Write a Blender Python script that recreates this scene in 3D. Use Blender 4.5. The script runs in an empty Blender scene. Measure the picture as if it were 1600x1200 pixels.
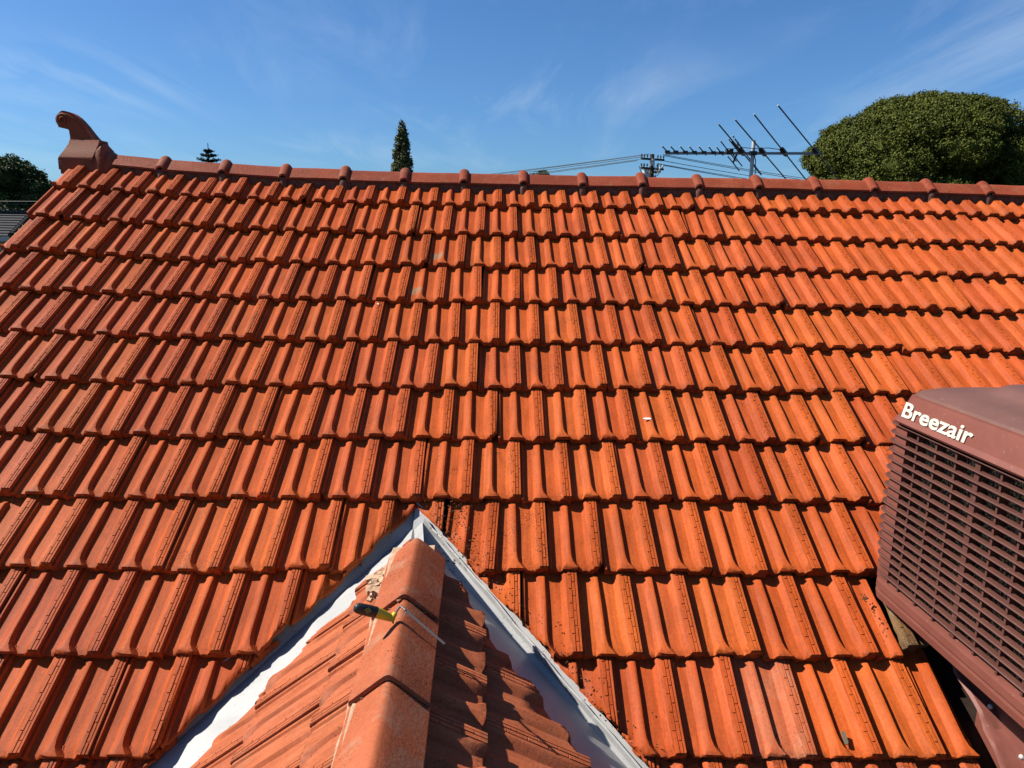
import bpy, bmesh, math, random
import numpy as np
from mathutils import Vector, Matrix, noise as mnoise

random.seed(7)
rng = np.random.default_rng(11)
scene = bpy.context.scene
COL = scene.collection

# ------------------------------------------------------------------ camera
cam_d = bpy.data.cameras.new("camera")
cam_d.sensor_width = 36.0
cam_d.lens = 24.97
cam_d.clip_start = 0.05
cam_d.clip_end = 6000
cam = bpy.data.objects.new("camera", cam_d)
COL.objects.link(cam)
RIGHT = (0.9997802837589383, -0.01569225730967107, 0.013897383474015751)
DOWN = (0.01029796441917151, -0.2097676948055423, -0.9776970216507721)
FWD = (0.01825749532981588, 0.9776253204968128, -0.20956000712871192)
CAM = Vector((0.0, -4.8278266, -0.1360299))
mw = Matrix.Identity(4)
for i in range(3):
    mw[i][0] = RIGHT[i]; mw[i][1] = -DOWN[i]; mw[i][2] = -FWD[i]; mw[i][3] = CAM[i]
cam.matrix_world = mw
scene.camera = cam

# ------------------------------------------------------------------ sun, sky, exposure
SUN_EL = math.radians(46.0)
SUN_DIR = Vector((-math.cos(SUN_EL) * math.cos(math.radians(4)), math.cos(SUN_EL) * math.sin(math.radians(4)), math.sin(SUN_EL)))
sun_d = bpy.data.lights.new("sun", 'SUN')
sun_d.energy = 5.0
sun_d.angle = math.radians(0.5)
sun_d.color = (1.0, 0.93, 0.82)
sun = bpy.data.objects.new("sun", sun_d)
COL.objects.link(sun)
sun.rotation_euler = SUN_DIR.to_track_quat('Z', 'Y').to_euler()
sun.location = (-20, 0, 20)

world = bpy.data.worlds.new("World")
scene.world = world
world.use_nodes = True
nt = world.node_tree
nt.nodes.clear()
def N(tree, t, **kw):
    n = tree.nodes.new(t)
    for k, v in kw.items():
        if k.startswith("in_"):
            n.inputs[k[3:]].default_value = v
        else:
            setattr(n, k, v)
    return n
def ramp(tree, stops, interp='LINEAR'):
    n = tree.nodes.new('ShaderNodeValToRGB')
    n.color_ramp.interpolation = interp
    els = n.color_ramp.elements
    while len(els) < len(stops):
        els.new(0.5)
    for e, (p, c) in zip(els, stops):
        e.position = p
        e.color = c if len(c) == 4 else (*c, 1)
    return n
L = nt.links.new
out = N(nt, 'ShaderNodeOutputWorld')
bg = N(nt, 'ShaderNodeBackground')
bg.inputs['Strength'].default_value = 0.056
sky = N(nt, 'ShaderNodeTexSky', sky_type='NISHITA')
sky.sun_disc = False
sky.sun_elevation = SUN_EL
sky.sun_rotation = math.atan2(SUN_DIR.x, SUN_DIR.y)
sky.air_density = 1.0
sky.dust_density = 0.7
sky.ozone_density = 3.0
tint = N(nt, 'ShaderNodeMix', data_type='RGBA', blend_type='MULTIPLY')
tint.inputs[0].default_value = 1.0
tint.inputs[7].default_value = (0.425, 0.68, 0.96, 1)
L(sky.outputs[0], tint.inputs[6])
# thin cirrus on a high layer: view direction projected on a plane overhead
tc = N(nt, 'ShaderNodeTexCoord')
sep = N(nt, 'ShaderNodeSeparateXYZ')
L(tc.outputs['Generated'], sep.inputs[0])
zc = N(nt, 'ShaderNodeMath', operation='MAXIMUM'); zc.inputs[1].default_value = 0.02
L(sep.outputs['Z'], zc.inputs[0])
zadd = N(nt, 'ShaderNodeMath', operation='ADD'); zadd.inputs[1].default_value = 0.06
L(zc.outputs[0], zadd.inputs[0])
dx = N(nt, 'ShaderNodeMath', operation='DIVIDE'); L(sep.outputs['X'], dx.inputs[0]); L(zadd.outputs[0], dx.inputs[1])
dy = N(nt, 'ShaderNodeMath', operation='DIVIDE'); L(sep.outputs['Y'], dy.inputs[0]); L(zadd.outputs[0], dy.inputs[1])
comb = N(nt, 'ShaderNodeCombineXYZ'); L(dx.outputs[0], comb.inputs[0]); L(dy.outputs[0], comb.inputs[1])
mp = N(nt, 'ShaderNodeMapping'); mp.inputs['Rotation'].default_value = (0, 0, math.radians(-8)); mp.inputs['Scale'].default_value = (1.25, 0.30, 1.0)
mp.inputs['Location'].default_value = (1.9, 0.3, 2)
L(comb.outputs[0], mp.inputs[0])
n1 = N(nt, 'ShaderNodeTexNoise'); n1.inputs['Scale'].default_value = 1.1; n1.inputs['Detail'].default_value = 9; n1.inputs['Roughness'].default_value = 0.62; n1.inputs['Distortion'].default_value = 0.9
L(mp.outputs[0], n1.inputs['Vector'])
n2 = N(nt, 'ShaderNodeTexNoise'); n2.inputs['Scale'].default_value = 0.42; n2.inputs['Detail'].default_value = 2
m2_ = N(nt, 'ShaderNodeMapping'); m2_.inputs['Location'].default_value = (0.51, 2.47, 0)
L(comb.outputs[0], m2_.inputs[0]); L(m2_.outputs[0], n2.inputs['Vector'])
r1 = ramp(nt, [(0.44, (0, 0, 0)), (0.82, (1, 1, 1))]); L(n1.outputs[0], r1.inputs[0])
r2 = ramp(nt, [(0.38, (0, 0, 0)), (0.62, (1, 1, 1))]); L(n2.outputs[0], r2.inputs[0])
mul = N(nt, 'ShaderNodeMath', operation='MULTIPLY'); L(r1.outputs[0], mul.inputs[0]); L(r2.outputs[0], mul.inputs[1])
mul2 = N(nt, 'ShaderNodeMath', operation='MULTIPLY'); L(mul.outputs[0], mul2.inputs[0])
fade = N(nt, 'ShaderNodeMapRange'); fade.inputs['From Min'].default_value = 0.03; fade.inputs['From Max'].default_value = 0.13; fade.inputs['To Max'].default_value = 0.42
L(sep.outputs['Z'], fade.inputs[0]); L(fade.outputs[0], mul2.inputs[1])
mixc = N(nt, 'ShaderNodeMix', data_type='RGBA')
L(mul2.outputs[0], mixc.inputs[0]); L(tint.outputs[2], mixc.inputs[6]); mixc.inputs[7].default_value = (6.2, 7.0, 7.6, 1)
L(mixc.outputs[2], bg.inputs[0]); L(bg.outputs[0], out.inputs[0])

scene.view_settings.view_transform = 'Standard'
scene.view_settings.look = 'None'
scene.view_settings.gamma = 1.0
scene.view_settings.use_curve_mapping = False
scene.view_settings.exposure = 1.25

# ------------------------------------------------------------------ helpers
def link_obj(name, mesh, parent=None, mat=None, matrix=None):
    o = bpy.data.objects.new(name, mesh)
    COL.objects.link(o)
    if mat is not None and mesh is not None and len(mesh.materials) == 0:
        mesh.materials.append(mat)
    if parent is not None:
        o.parent = parent
    if matrix is not None:
        o.matrix_basis = matrix
    return o
def bm_obj(name, bm, mat, parent=None, smooth=None, matrix=None):
    me = bpy.data.meshes.new(name)
    bmesh.ops.recalc_face_normals(bm, faces=bm.faces[:])
    bm.to_mesh(me); bm.free()
    if smooth is not None:
        me.shade_smooth()
        me.set_sharp_from_angle(angle=math.radians(smooth))
    return link_obj(name, me, parent, mat, matrix)
def empty(name, loc=(0, 0, 0)):
    o = bpy.data.objects.new(name, None)
    o.location = loc
    o.empty_display_size = 0.1
    COL.objects.link(o)
    return o
def tag(o, label, cat, group=None, kind=None):
    o['label'] = label
    if cat: o['category'] = cat
    if group: o['group'] = group
    if kind: o['kind'] = kind
    return o
def box(bm, c, s, rot=None):
    """axis box centre c, full size s, optional 3x3 rotation"""
    vs = []
    for dx_, dy_, dz_ in ((-1,-1,-1),(1,-1,-1),(1,1,-1),(-1,1,-1),(-1,-1,1),(1,-1,1),(1,1,1),(-1,1,1)):
        v = Vector((dx_*s[0]/2, dy_*s[1]/2, dz_*s[2]/2))
        if rot is not None: v = rot @ v
        vs.append(bm.verts.new(v + Vector(c)))
    for f in ((0,3,2,1),(4,5,6,7),(0,1,5,4),(1,2,6,5),(2,3,7,6),(3,0,4,7)):
        bm.faces.new([vs[i] for i in f])
def tube(bm, pts, r, n=8, r2=None, cap=True):
    pts = [Vector(p) for p in pts]
    rings = []
    prev = None
    for i, p in enumerate(pts):
        d = (pts[min(i+1, len(pts)-1)] - pts[max(i-1, 0)]).normalized()
        ref = Vector((0, 0, 1)) if abs(d.z) < 0.9 else Vector((1, 0, 0))
        a = d.cross(ref).normalized() if prev is None else (prev - d * prev.dot(d)).normalized()
        prev = a
        b = d.cross(a)
        t = i / max(1, len(pts)-1)
        rr = r if r2 is None else r + (r2 - r) * t
        rings.append([bm.verts.new(p + (a*math.cos(2*math.pi*k/n) + b*math.sin(2*math.pi*k/n)) * rr) for k in range(n)])
    for i in range(len(rings)-1):
        for k in range(n):
            bm.faces.new((rings[i][k], rings[i][(k+1) % n], rings[i+1][(k+1) % n], rings[i+1][k]))
    if cap:
        bm.faces.new(rings[0][::-1]); bm.faces.new(rings[-1])
def loft(bm, rings, closed=True, cap=True):
    R = [[bm.verts.new(p) for p in ring] for ring in rings]
    n = len(R[0])
    for i in range(len(R)-1):
        for k in range(n if closed else n-1):
            bm.faces.new((R[i][k], R[i][(k+1) % n], R[i+1][(k+1) % n], R[i+1][k]))
    if cap and closed:
        bm.faces.new(R[0][::-1]); bm.faces.new(R[-1])
    return R

# ------------------------------------------------------------------ materials
def new_mat(name):
    m = bpy.data.materials.new(name)
    m.use_nodes = True
    t = m.node_tree
    return m, t, t.nodes['Principled BSDF']
def noise(t, scale, detail=3, rough=0.6, vec=None, distort=0.0):
    n = N(t, 'ShaderNodeTexNoise')
    n.inputs['Scale'].default_value = scale; n.inputs['Detail'].default_value = detail
    n.inputs['Roughness'].default_value = rough; n.inputs['Distortion'].default_value = distort
    if vec is not None: t.links.new(vec, n.inputs['Vector'])
    return n
def mixrgb(t, fac, a, b, blend='MIX'):
    n = N(t, 'ShaderNodeMix', data_type='RGBA', blend_type=blend)
    for sock, v in ((0, fac), (6, a), (7, b)):
        if isinstance(v, (int, float)): n.inputs[sock].default_value = v
        elif isinstance(v, tuple): n.inputs[sock].default_value = (*v[:3], 1)
        else: t.links.new(v, n.inputs[sock])
    return n.outputs[2]
def bump(t, p, h, strength=0.3, dist=0.002):
    b = N(t, 'ShaderNodeBump'); b.inputs['Strength'].default_value = strength; b.inputs['Distance'].default_value = dist
    t.links.new(h, b.inputs['Height']); t.links.new(b.outputs[0], p.inputs['Normal'])
def world_pos(t):
    return N(t, 'ShaderNodeNewGeometry').outputs['Position']

def terracotta(name, cols, dirt=0.55, dust=None, rough=0.6, speck=0.63, dirtcol=(0.03, 0.016, 0.01), patch=None, lap=True, bmp=0.35):
    m, t, p = new_mat(name)
    oi = N(t, 'ShaderNodeObjectInfo')
    pos = world_pos(t)
    base = ramp(t, [(i/(len(cols)-1), c) for i, c in enumerate(cols)])
    t.links.new(oi.outputs['Random'], base.inputs[0])
    big = noise(t, 3.2, 5, 0.65, pos)
    rb = ramp(t, [(0.35, (0.80, 0.80, 0.80)), (0.7, (1.12, 1.12, 1.12))]); t.links.new(big.outputs[0], rb.inputs[0])
    c = mixrgb(t, 1.0, base.outputs[0], rb.outputs[0], 'MULTIPLY')
    # fine kiln mottling
    fine = noise(t, 85, 4, 0.7, pos)
    rf = ramp(t, [(0.3, (0.84, 0.80, 0.78)), (0.72, (1.1, 1.08, 1.05))]); t.links.new(fine.outputs[0], rf.inputs[0])
    c = mixrgb(t, 1.0, c, rf.outputs[0], 'MULTIPLY')
    if dust:
        dn = noise(t, 9, 6, 0.7, pos, 0.6)
        rd = ramp(t, [(0.50, (0, 0, 0)), (0.74, (1, 1, 1))]); t.links.new(dn.outputs[0], rd.inputs[0])
        ml = N(t, 'ShaderNodeMath', operation='MULTIPLY'); t.links.new(rd.outputs[0], ml.inputs[0]); ml.inputs[1].default_value = dust[1]
        c = mixrgb(t, ml.outputs[0], c, dust[0])
    # grime: soft clusters modulating small dark flecks
    cl = noise(t, 7, 3, 0.6, pos)
    rc = ramp(t, [(0.45, (0, 0, 0)), (0.68, (1, 1, 1))]); t.links.new(cl.outputs[0], rc.inputs[0])
    sp = noise(t, 190, 2, 0.5, pos)
    rs = ramp(t, [(speck, (0, 0, 0)), (speck + 0.05, (1, 1, 1))]); t.links.new(sp.outputs[0], rs.inputs[0])
    ml = N(t, 'ShaderNodeMath', operation='MULTIPLY'); t.links.new(rc.outputs[0], ml.inputs[0]); t.links.new(rs.outputs[0], ml.inputs[1])
    ml2 = N(t, 'ShaderNodeMath', operation='MULTIPLY'); t.links.new(ml.outputs[0], ml2.inputs[0]); ml2.inputs[1].default_value = dirt
    c = mixrgb(t, ml2.outputs[0], c, dirtcol)
    if patch:
        # one stain with its own shape, in the tile's own coordinates
        tcn = N(t, 'ShaderNodeTexCoord')
        mpn = N(t, 'ShaderNodeMapping'); mpn.inputs['Location'].default_value = (-patch[1][0], -patch[1][1], 0)
        mpn.inputs['Scale'].default_value = (1, 1, 0); t.links.new(tcn.outputs['Object'], mpn.inputs[0])
        mpn.vector_type = 'POINT'
        vl = N(t, 'ShaderNodeVectorMath', operation='LENGTH'); t.links.new(mpn.outputs[0], vl.inputs[0])
        wob = noise(t, 40, 3, 0.6, pos)
        ad = N(t, 'ShaderNodeMath', operation='MULTIPLY_ADD'); t.links.new(wob.outputs[0], ad.inputs[0]); ad.inputs[1].default_value = patch[2]*1.2; t.links.new(vl.outputs['Value'], ad.inputs[2])
        rp = ramp(t, [(patch[2]*1.25, (1, 1, 1)), (patch[2]*1.75, (0, 0, 0))]); t.links.new(ad.outputs[0], rp.inputs[0])
        ml = N(t, 'ShaderNodeMath', operation='MULTIPLY'); t.links.new(rp.outputs[0], ml.inputs[0]); ml.inputs[1].default_value = 0.8
        c = mixrgb(t, ml.outputs[0], c, patch[0])
    tco = N(t, 'ShaderNodeTexCoord')
    if lap:
        st_m = N(t, 'ShaderNodeMapping'); st_m.inputs['Scale'].default_value = (70, 5, 20); t.links.new(tco.outputs['Object'], st_m.inputs[0])
        ofs = N(t, 'ShaderNodeVectorMath', operation='ADD'); t.links.new(st_m.outputs[0], ofs.inputs[0])
        rv = N(t, 'ShaderNodeMath', operation='MULTIPLY'); rv.inputs[1].default_value = 90; t.links.new(oi.outputs['Random'], rv.inputs[0]); t.links.new(rv.outputs[0], ofs.inputs[1])
        sn = noise(t, 1.0, 4, 0.6, ofs.outputs[0]); rs2 = ramp(t, [(0.38, (0.80, 0.74, 0.70)), (0.62, (1.06, 1.06, 1.06))]); t.links.new(sn.outputs[0], rs2.inputs[0])
        c = mixrgb(t, 0.8, c, rs2.outputs[0], 'MULTIPLY')
        sx = N(t, 'ShaderNodeSeparateXYZ'); t.links.new(tco.outputs['Object'], sx.inputs[0])
        mr = N(t, 'ShaderNodeMapRange'); mr.inputs['From Min'].default_value = 0.030; mr.inputs['From Max'].default_value = 0.0; t.links.new(sx.outputs['Y'], mr.inputs[0])
        gn = noise(t, 55, 4, 0.7, pos); rg = ramp(t, [(0.47, (0, 0, 0)), (0.60, (1, 1, 1))]); t.links.new(gn.outputs[0], rg.inputs[0])
        gm_ = N(t, 'ShaderNodeMath', operation='MULTIPLY'); t.links.new(mr.outputs[0], gm_.inputs[0]); t.links.new(rg.outputs[0], gm_.inputs[1])
        gm2 = N(t, 'ShaderNodeMath', operation='MULTIPLY'); t.links.new(gm_.outputs[0], gm2.inputs[0]); gm2.inputs[1].default_value = 0.55
        c = mixrgb(t, gm2.outputs[0], c, (0.05, 0.028, 0.018))
    t.links.new(c, p.inputs['Base Color'])
    p.inputs['Roughness'].default_value = rough
    p.inputs['Specular IOR Level'].default_value = 0.09
    p.inputs['Diffuse Roughness'].default_value = 0.4
    hb = N(t, 'ShaderNodeMath', operation='ADD'); t.links.new(fine.outputs[0], hb.inputs[0]); t.links.new(big.outputs[0], hb.inputs[1])
    bump(t, p, hb.outputs[0], bmp, 0.003 if bmp < .5 else .006)
    return m
TILE_COLS = [(0.70, 0.140, 0.030), (0.75, 0.153, 0.033), (0.65, 0.124, 0.030), (0.77, 0.170, 0.035), (0.72, 0.150, 0.042), (0.60, 0.108, 0.026)]
M_TILE = terracotta("terracotta", TILE_COLS)
M_TILE_DIRTY = terracotta("terracotta_grimy", TILE_COLS, dirt=0.95, speck=0.555)
M_TILE_GREY = terracotta("terracotta_grey_stain", TILE_COLS, patch=((0.42, 0.27, 0.16), (0.050, 0.10), 0.04))
M_TILE_PINK = terracotta("terracotta_mortar_smeared", [(0.66, 0.175, 0.075), (0.62, 0.165, 0.07)], dirt=0.7, dust=((0.62, 0.33, 0.20), 0.55), speck=0.6)
M_TILE_LICHEN = terracotta("terracotta_lichen", [(0.27, 0.15, 0.07), (0.24, 0.14, 0.065)], dirt=0.9, dust=((0.33, 0.27, 0.17), 0.8), speck=0.52)
M_CAP = terracotta("terracotta_ridge_painted", lap=False, cols=[(0.44, 0.095, 0.045), (0.49, 0.108, 0.048), (0.40, 0.085, 0.042), (0.47, 0.105, 0.052)], dirt=0.9, dust=((0.50, 0.20, 0.11), 0.65), speck=0.57, bmp=0.7)
M_FINIAL = terracotta("terracotta_finial", lap=False, cols=[(0.42, 0.125, 0.064), (0.44, 0.13, 0.066)], dirt=0.8, dust=((0.42, 0.17, 0.10), 0.4), speck=0.57)
M_GCAP = terracotta("terracotta_gable_ridge", lap=False, cols=[(0.64, 0.19, 0.085), (0.60, 0.17, 0.08)], dirt=0.9, dust=((0.52, 0.34, 0.23), 0.75), speck=0.58, bmp=0.28)
M_GTILE = terracotta("terracotta_gable", [(0.68, 0.20, 0.092), (0.64, 0.18, 0.080), (0.72, 0.22, 0.10), (0.66, 0.19, 0.088)], dirt=0.75, dust=((0.50, 0.26, 0.15), 0.4), speck=0.6)

def simple(name, col, rough=0.6, spec=0.4, metal=0.0, var=None, scale=30, bumpv=0.0, detail=4):
    m, t, p = new_mat(name)
    p.inputs['Roughness'].default_value = rough
    p.inputs['Specular IOR Level'].default_value = spec
    p.inputs['Metallic'].default_value = metal
    if var:
        pos = world_pos(t)
        n = noise(t, scale, detail, 0.65, pos)
        r = ramp(t, [(0.35, col), (0.68, var)]); t.links.new(n.outputs[0], r.inputs[0])
        t.links.new(r.outputs[0], p.inputs['Base Color'])
        if bumpv: bump(t, p, n.outputs[0], bumpv, 0.004)
    else:
        p.inputs['Base Color'].default_value = (*col, 1)
    return m
M_MORTAR = simple("mortar_painted_brown", (0.115, 0.05, 0.034), 0.9, 0.15, var=(0.21, 0.098, 0.066), scale=38, bumpv=0.8)
M_MORTAR_GREY = simple("mortar_grey", (0.36, 0.22, 0.14), 0.95, 0.1, var=(0.52, 0.38, 0.27), scale=60, bumpv=0.9)
M_MORTAR_RUST = simple("mortar_dark_rubble", (0.10, 0.035, 0.022), 0.95, 0.1, var=(0.28, 0.13, 0.08), scale=70, bumpv=1.0)
M_DECK = simple("roof_sarking", (0.028, 0.018, 0.014), 0.95, 0.1, var=(0.05, 0.03, 0.022), scale=12)
M_BARGE = simple("barge_timber", (0.20, 0.06, 0.035), 0.6, 0.3, var=(0.24, 0.075, 0.045), scale=14)
M_BRICK = simple("brick_wall", (0.22, 0.09, 0.055), 0.9, 0.2, var=(0.32, 0.14, 0.09), scale=9)

def valley_mat():
    m, t, p = new_mat("valley_sheet_metal")
    pos = world_pos(t)
    n = noise(t, 5, 5, 0.6, pos, 0.4)
    r = ramp(t, [(0.3, (0.32, 0.325, 0.33)), (0.7, (0.43, 0.43, 0.425))]); t.links.new(n.outputs[0], r.inputs[0])
    cl = noise(t, 9, 4, 0.6, pos); rc = ramp(t, [(0.42, (0, 0, 0)), (0.62, (1, 1, 1))]); t.links.new(cl.outputs[0], rc.inputs[0])
    sp = noise(t, 120, 3, 0.6, pos); rs = ramp(t, [(0.64, (0, 0, 0)), (0.68, (1, 1, 1))]); t.links.new(sp.outputs[0], rs.inputs[0])
    ml = N(t, 'ShaderNodeMath', operation='MULTIPLY'); t.links.new(rc.outputs[0], ml.inputs[0]); t.links.new(rs.outputs[0], ml.inputs[1])
    c = mixrgb(t, ml.outputs[0], r.outputs[0], (0.05, 0.04, 0.03))
    t.links.new(c, p.inputs['Base Color'])
    p.inputs['Roughness'].default_value = 0.42; p.inputs['Specular IOR Level'].default_value = 0.4
    bump(t, p, n.outputs[0], 0.15, 0.01)
    return m
M_VALLEY = valley_mat()
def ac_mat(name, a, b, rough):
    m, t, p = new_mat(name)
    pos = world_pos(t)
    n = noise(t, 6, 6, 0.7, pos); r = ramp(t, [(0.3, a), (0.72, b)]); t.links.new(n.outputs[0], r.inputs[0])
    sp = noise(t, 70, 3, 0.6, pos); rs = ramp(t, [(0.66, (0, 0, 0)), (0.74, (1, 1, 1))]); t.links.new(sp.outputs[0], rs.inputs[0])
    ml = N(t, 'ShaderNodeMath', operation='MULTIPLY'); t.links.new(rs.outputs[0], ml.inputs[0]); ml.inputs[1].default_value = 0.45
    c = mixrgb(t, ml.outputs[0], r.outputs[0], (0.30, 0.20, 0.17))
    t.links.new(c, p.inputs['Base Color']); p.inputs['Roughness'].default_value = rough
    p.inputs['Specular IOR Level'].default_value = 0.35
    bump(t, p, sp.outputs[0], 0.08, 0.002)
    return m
M_AC = ac_mat("cooler_plastic_maroon", (0.150, 0.047, 0.034), (0.195, 0.064, 0.046), 0.5)
M_ACFIN = ac_mat("cooler_louvre_dark_brown", (0.072, 0.024, 0.018), (0.105, 0.038, 0.028), 0.6)  # louvres and mullions, a darker brown than the maroon of the other cooler parts
M_ACTOP = ac_mat("cooler_lid_weathered", (0.115, 0.052, 0.040), (0.155, 0.070, 0.055), 0.55)
M_APRON = ac_mat("painted_lead_apron", (0.17, 0.055, 0.042), (0.22, 0.075, 0.058), 0.55)
def pad_mat():
    m, t, p = new_mat("cooler_pad")
    pos = world_pos(t)
    v = N(t, 'ShaderNodeTexVoronoi'); v.inputs['Scale'].default_value = 75; t.links.new(pos, v.inputs['Vector'])
    n = noise(t, 110, 3, 0.6, pos)
    r = ramp(t, [(0.40, (0.02, 0.015, 0.010)), (0.50, (0.11, 0.075, 0.035)), (0.64, (0.66, 0.48, 0.22))]); t.links.new(n.outputs[0], r.inputs[0])
    t.links.new(r.outputs[0], p.inputs['Base Color']); p.inputs['Roughness'].default_value = 0.95
    bump(t, p, v.outputs['Distance'], 1.0, 0.01)
    return m
M_PAD = pad_mat()
M_WHITE = simple("cream_lettering", (0.60, 0.57, 0.47), 0.5, 0.3)
M_ALU = simple("aluminium_weathered", (0.30, 0.31, 0.32), 0.5, 0.5, metal=0.3)
M_GALV = simple("galvanised_steel", (0.52, 0.54, 0.55), 0.45, 0.5, metal=0.35, var=(0.62, 0.63, 0.64), scale=20)
M_BLACK = simple("black_plastic", (0.016, 0.016, 0.017), 0.45, 0.4)
M_DARKROD = simple("antenna_rod", (0.05, 0.055, 0.06), 0.5, 0.4)
M_YELLOW = simple("yellow_plastic", (0.72, 0.52, 0.02), 0.4, 0.4, var=(0.62, 0.45, 0.02), scale=50)
M_STEEL = simple("tool_steel", (0.28, 0.25, 0.23), 0.35, 0.5, metal=0.8)
M_WOODPOLE = simple("power_pole_timber", (0.06, 0.05, 0.042), 0.9, 0.2, var=(0.10, 0.085, 0.07), scale=8)
M_CERAMIC = simple("insulator_ceramic", (0.55, 0.55, 0.52), 0.3, 0.5)
M_WIRE = simple("power_wire", (0.05, 0.055, 0.06), 0.6, 0.3)
M_GROUND = simple("lawn_ground", (0.05, 0.065, 0.025), 1.0, 0.1, var=(0.10, 0.09, 0.05), scale=0.3)
M_BARK = simple("bark", (0.06, 0.045, 0.03), 0.95, 0.1, var=(0.12, 0.09, 0.065), scale=14, bumpv=0.8)
M_NBROOF = simple("grey_concrete_tile", (0.022, 0.023, 0.026), 0.85, 0.2, var=(0.045, 0.045, 0.048), scale=10)
M_NBWALL = simple("rendered_wall", (0.35, 0.32, 0.28), 0.9, 0.2, var=(0.42, 0.39, 0.34), scale=3)
M_FASCIA = simple("pale_fascia", (0.45, 0.47, 0.48), 0.6, 0.3)
M_SCRAP = simple("white_scrap", (0.75, 0.74, 0.70), 0.7, 0.2)
M_TWIG = simple("dry_leaf", (0.05, 0.028, 0.014), 0.9, 0.1, var=(0.11, 0.065, 0.03), scale=60)

def leaf_mat(name, dark, mid, light, scale=1.2):
    m, t, p = new_mat(name)
    g = N(t, 'ShaderNodeNewGeometry')
    r = ramp(t, [(0.0, dark), (0.55, mid), (1.0, light)]); t.links.new(g.outputs['Random Per Island'], r.inputs[0])
    n = noise(t, scale, 3, 0.6, g.outputs['Position'])
    rn = ramp(t, [(0.35, (0.72, 0.76, 0.70)), (0.68, (1.2, 1.15, 1.05))]); t.links.new(n.outputs[0], rn.inputs[0])
    c = mixrgb(t, 1.0, r.outputs[0], rn.outputs[0], 'MULTIPLY')
    t.links.new(c, p.inputs['Base Color']); p.inputs['Roughness'].default_value = 0.7; p.inputs['Specular IOR Level'].default_value = 0.12
    return m
M_LEAF_BIG = leaf_mat("olive_green_leaves", (0.055, 0.070, 0.011), (0.088, 0.106, 0.016), (0.135, 0.148, 0.026), 0.9)
M_LEAF_POP = leaf_mat("poplar_leaves", (0.075, 0.085, 0.036), (0.105, 0.118, 0.048), (0.15, 0.16, 0.07), 0.6)
M_LEAF_DARK = leaf_mat("dark_green_leaves", (0.030, 0.046, 0.014), (0.058, 0.085, 0.024), (0.11, 0.145, 0.045), 0.9)
M_LEAF_PINE = leaf_mat("pine_needles", (0.012, 0.026, 0.018), (0.020, 0.038, 0.024), (0.035, 0.055, 0.035), 0.9)
M_LEAF_GOLD = leaf_mat("yellow_green_leaves", (0.09, 0.10, 0.02), (0.14, 0.15, 0.03), (0.2, 0.2, 0.04), 0.9)

# base colours above are written for a brighter film; bring them to real-world reflectance
def to_reflectance(k, k_leaf):
    for m in bpy.data.materials:
        t = m.node_tree; p = t.nodes['Principled BSDF'].inputs['Base Color']
        kk = k_leaf if 'leaves' in m.name or 'needles' in m.name else (k*0.71 if 'terracotta' in m.name else k)
        if p.is_linked:
            src = p.links[0].from_socket
            t.links.new(mixrgb(t, 1.0, src, (kk, kk, kk), 'MULTIPLY'), p)
        else:
            c = p.default_value
            p.default_value = (c[0]*kk, c[1]*kk, c[2]*kk, 1)
to_reflectance(0.70, 0.66)

# ------------------------------------------------------------------ ground
GZ = -5.2
bm = bmesh.new()
bmesh.ops.create_circle(bm, cap_ends=True, segments=64, radius=4000)
g_o = bm_obj("ground", bm, M_GROUND, matrix=Matrix.Translation((0, 0, GZ)))
tag(g_o, "flat suburban ground of grass and soil far below the roof", None, kind='structure')

# ------------------------------------------------------------------ main roof frame
PHI = math.radians(33.0)
cP, sP = math.cos(PHI), math.sin(PHI)
RM = Matrix(((1, 0, 0), (0, cP, -sP), (0, sP, cP)))     # roof (u, v up-slope, n) -> world
W, G = 0.213, 0.33555
OFF = [0.0062, 0.1086, 0.0015, 0.1117, 0.0013, 0.1072, -0.0033, 0.1008, -0.0103, 0.0948, -0.019, 0.0925, -0.021]
VOFF = [0.0014, -0.0016, -0.0021, -0.0018, -0.0012, -0.0019, 0.0063, 0.008, -0.0003, -0.0029, -0.004, 0, 0]
def sag(u, v):
    u = max(-3.2, min(3.9, u))
    return 1.125e-4*u*u - 2.05e-3*u**3 + 2.3174e-3*u*u*(v+1.7) - 2.4873e-3*u*(v+1.7) + 1.8156e-4*u**4
def roof_pt(u, v, n):
    return RM @ Vector((u, v, n + sag(u, v)))
def project(p):
    d = Vector(p) - CAM
    z = d.dot(Vector(FWD))
    if z < 0.1: return None
    return 800 + 1110*d.dot(Vector(RIGHT))/z, 600 + 1110*d.dot(Vector(DOWN))/z

VERGE_U = -2.868
RIDGE_Y = 0.245
# house root
house = empty("house", (0, 0, GZ))
tag(house, "orange terracotta tiled house roof in the foreground with its ridge, valley and small gable", "house")
UP = Matrix.Translation((0, 0, -GZ))                     # cancels the root's offset for parts of the house

# deck under the tiles (main roof part)
bm = bmesh.new()
us = [VERGE_U + 0.02] + [x*0.5 for x in range(-5, 10)] + [5.2]
vs_ = [0.27, -0.6, -1.5, -2.4, -3.3, -4.2, -4.75]
grid = [[bm.verts.new(roof_pt(u, v, -0.085)) for u in us] for v in vs_]
for i in range(len(vs_)-1):
    for j in range(len(us)-1):
        bm.faces.new((grid[i][j], grid[i+1][j], grid[i+1][j+1], grid[i][j+1]))
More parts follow.
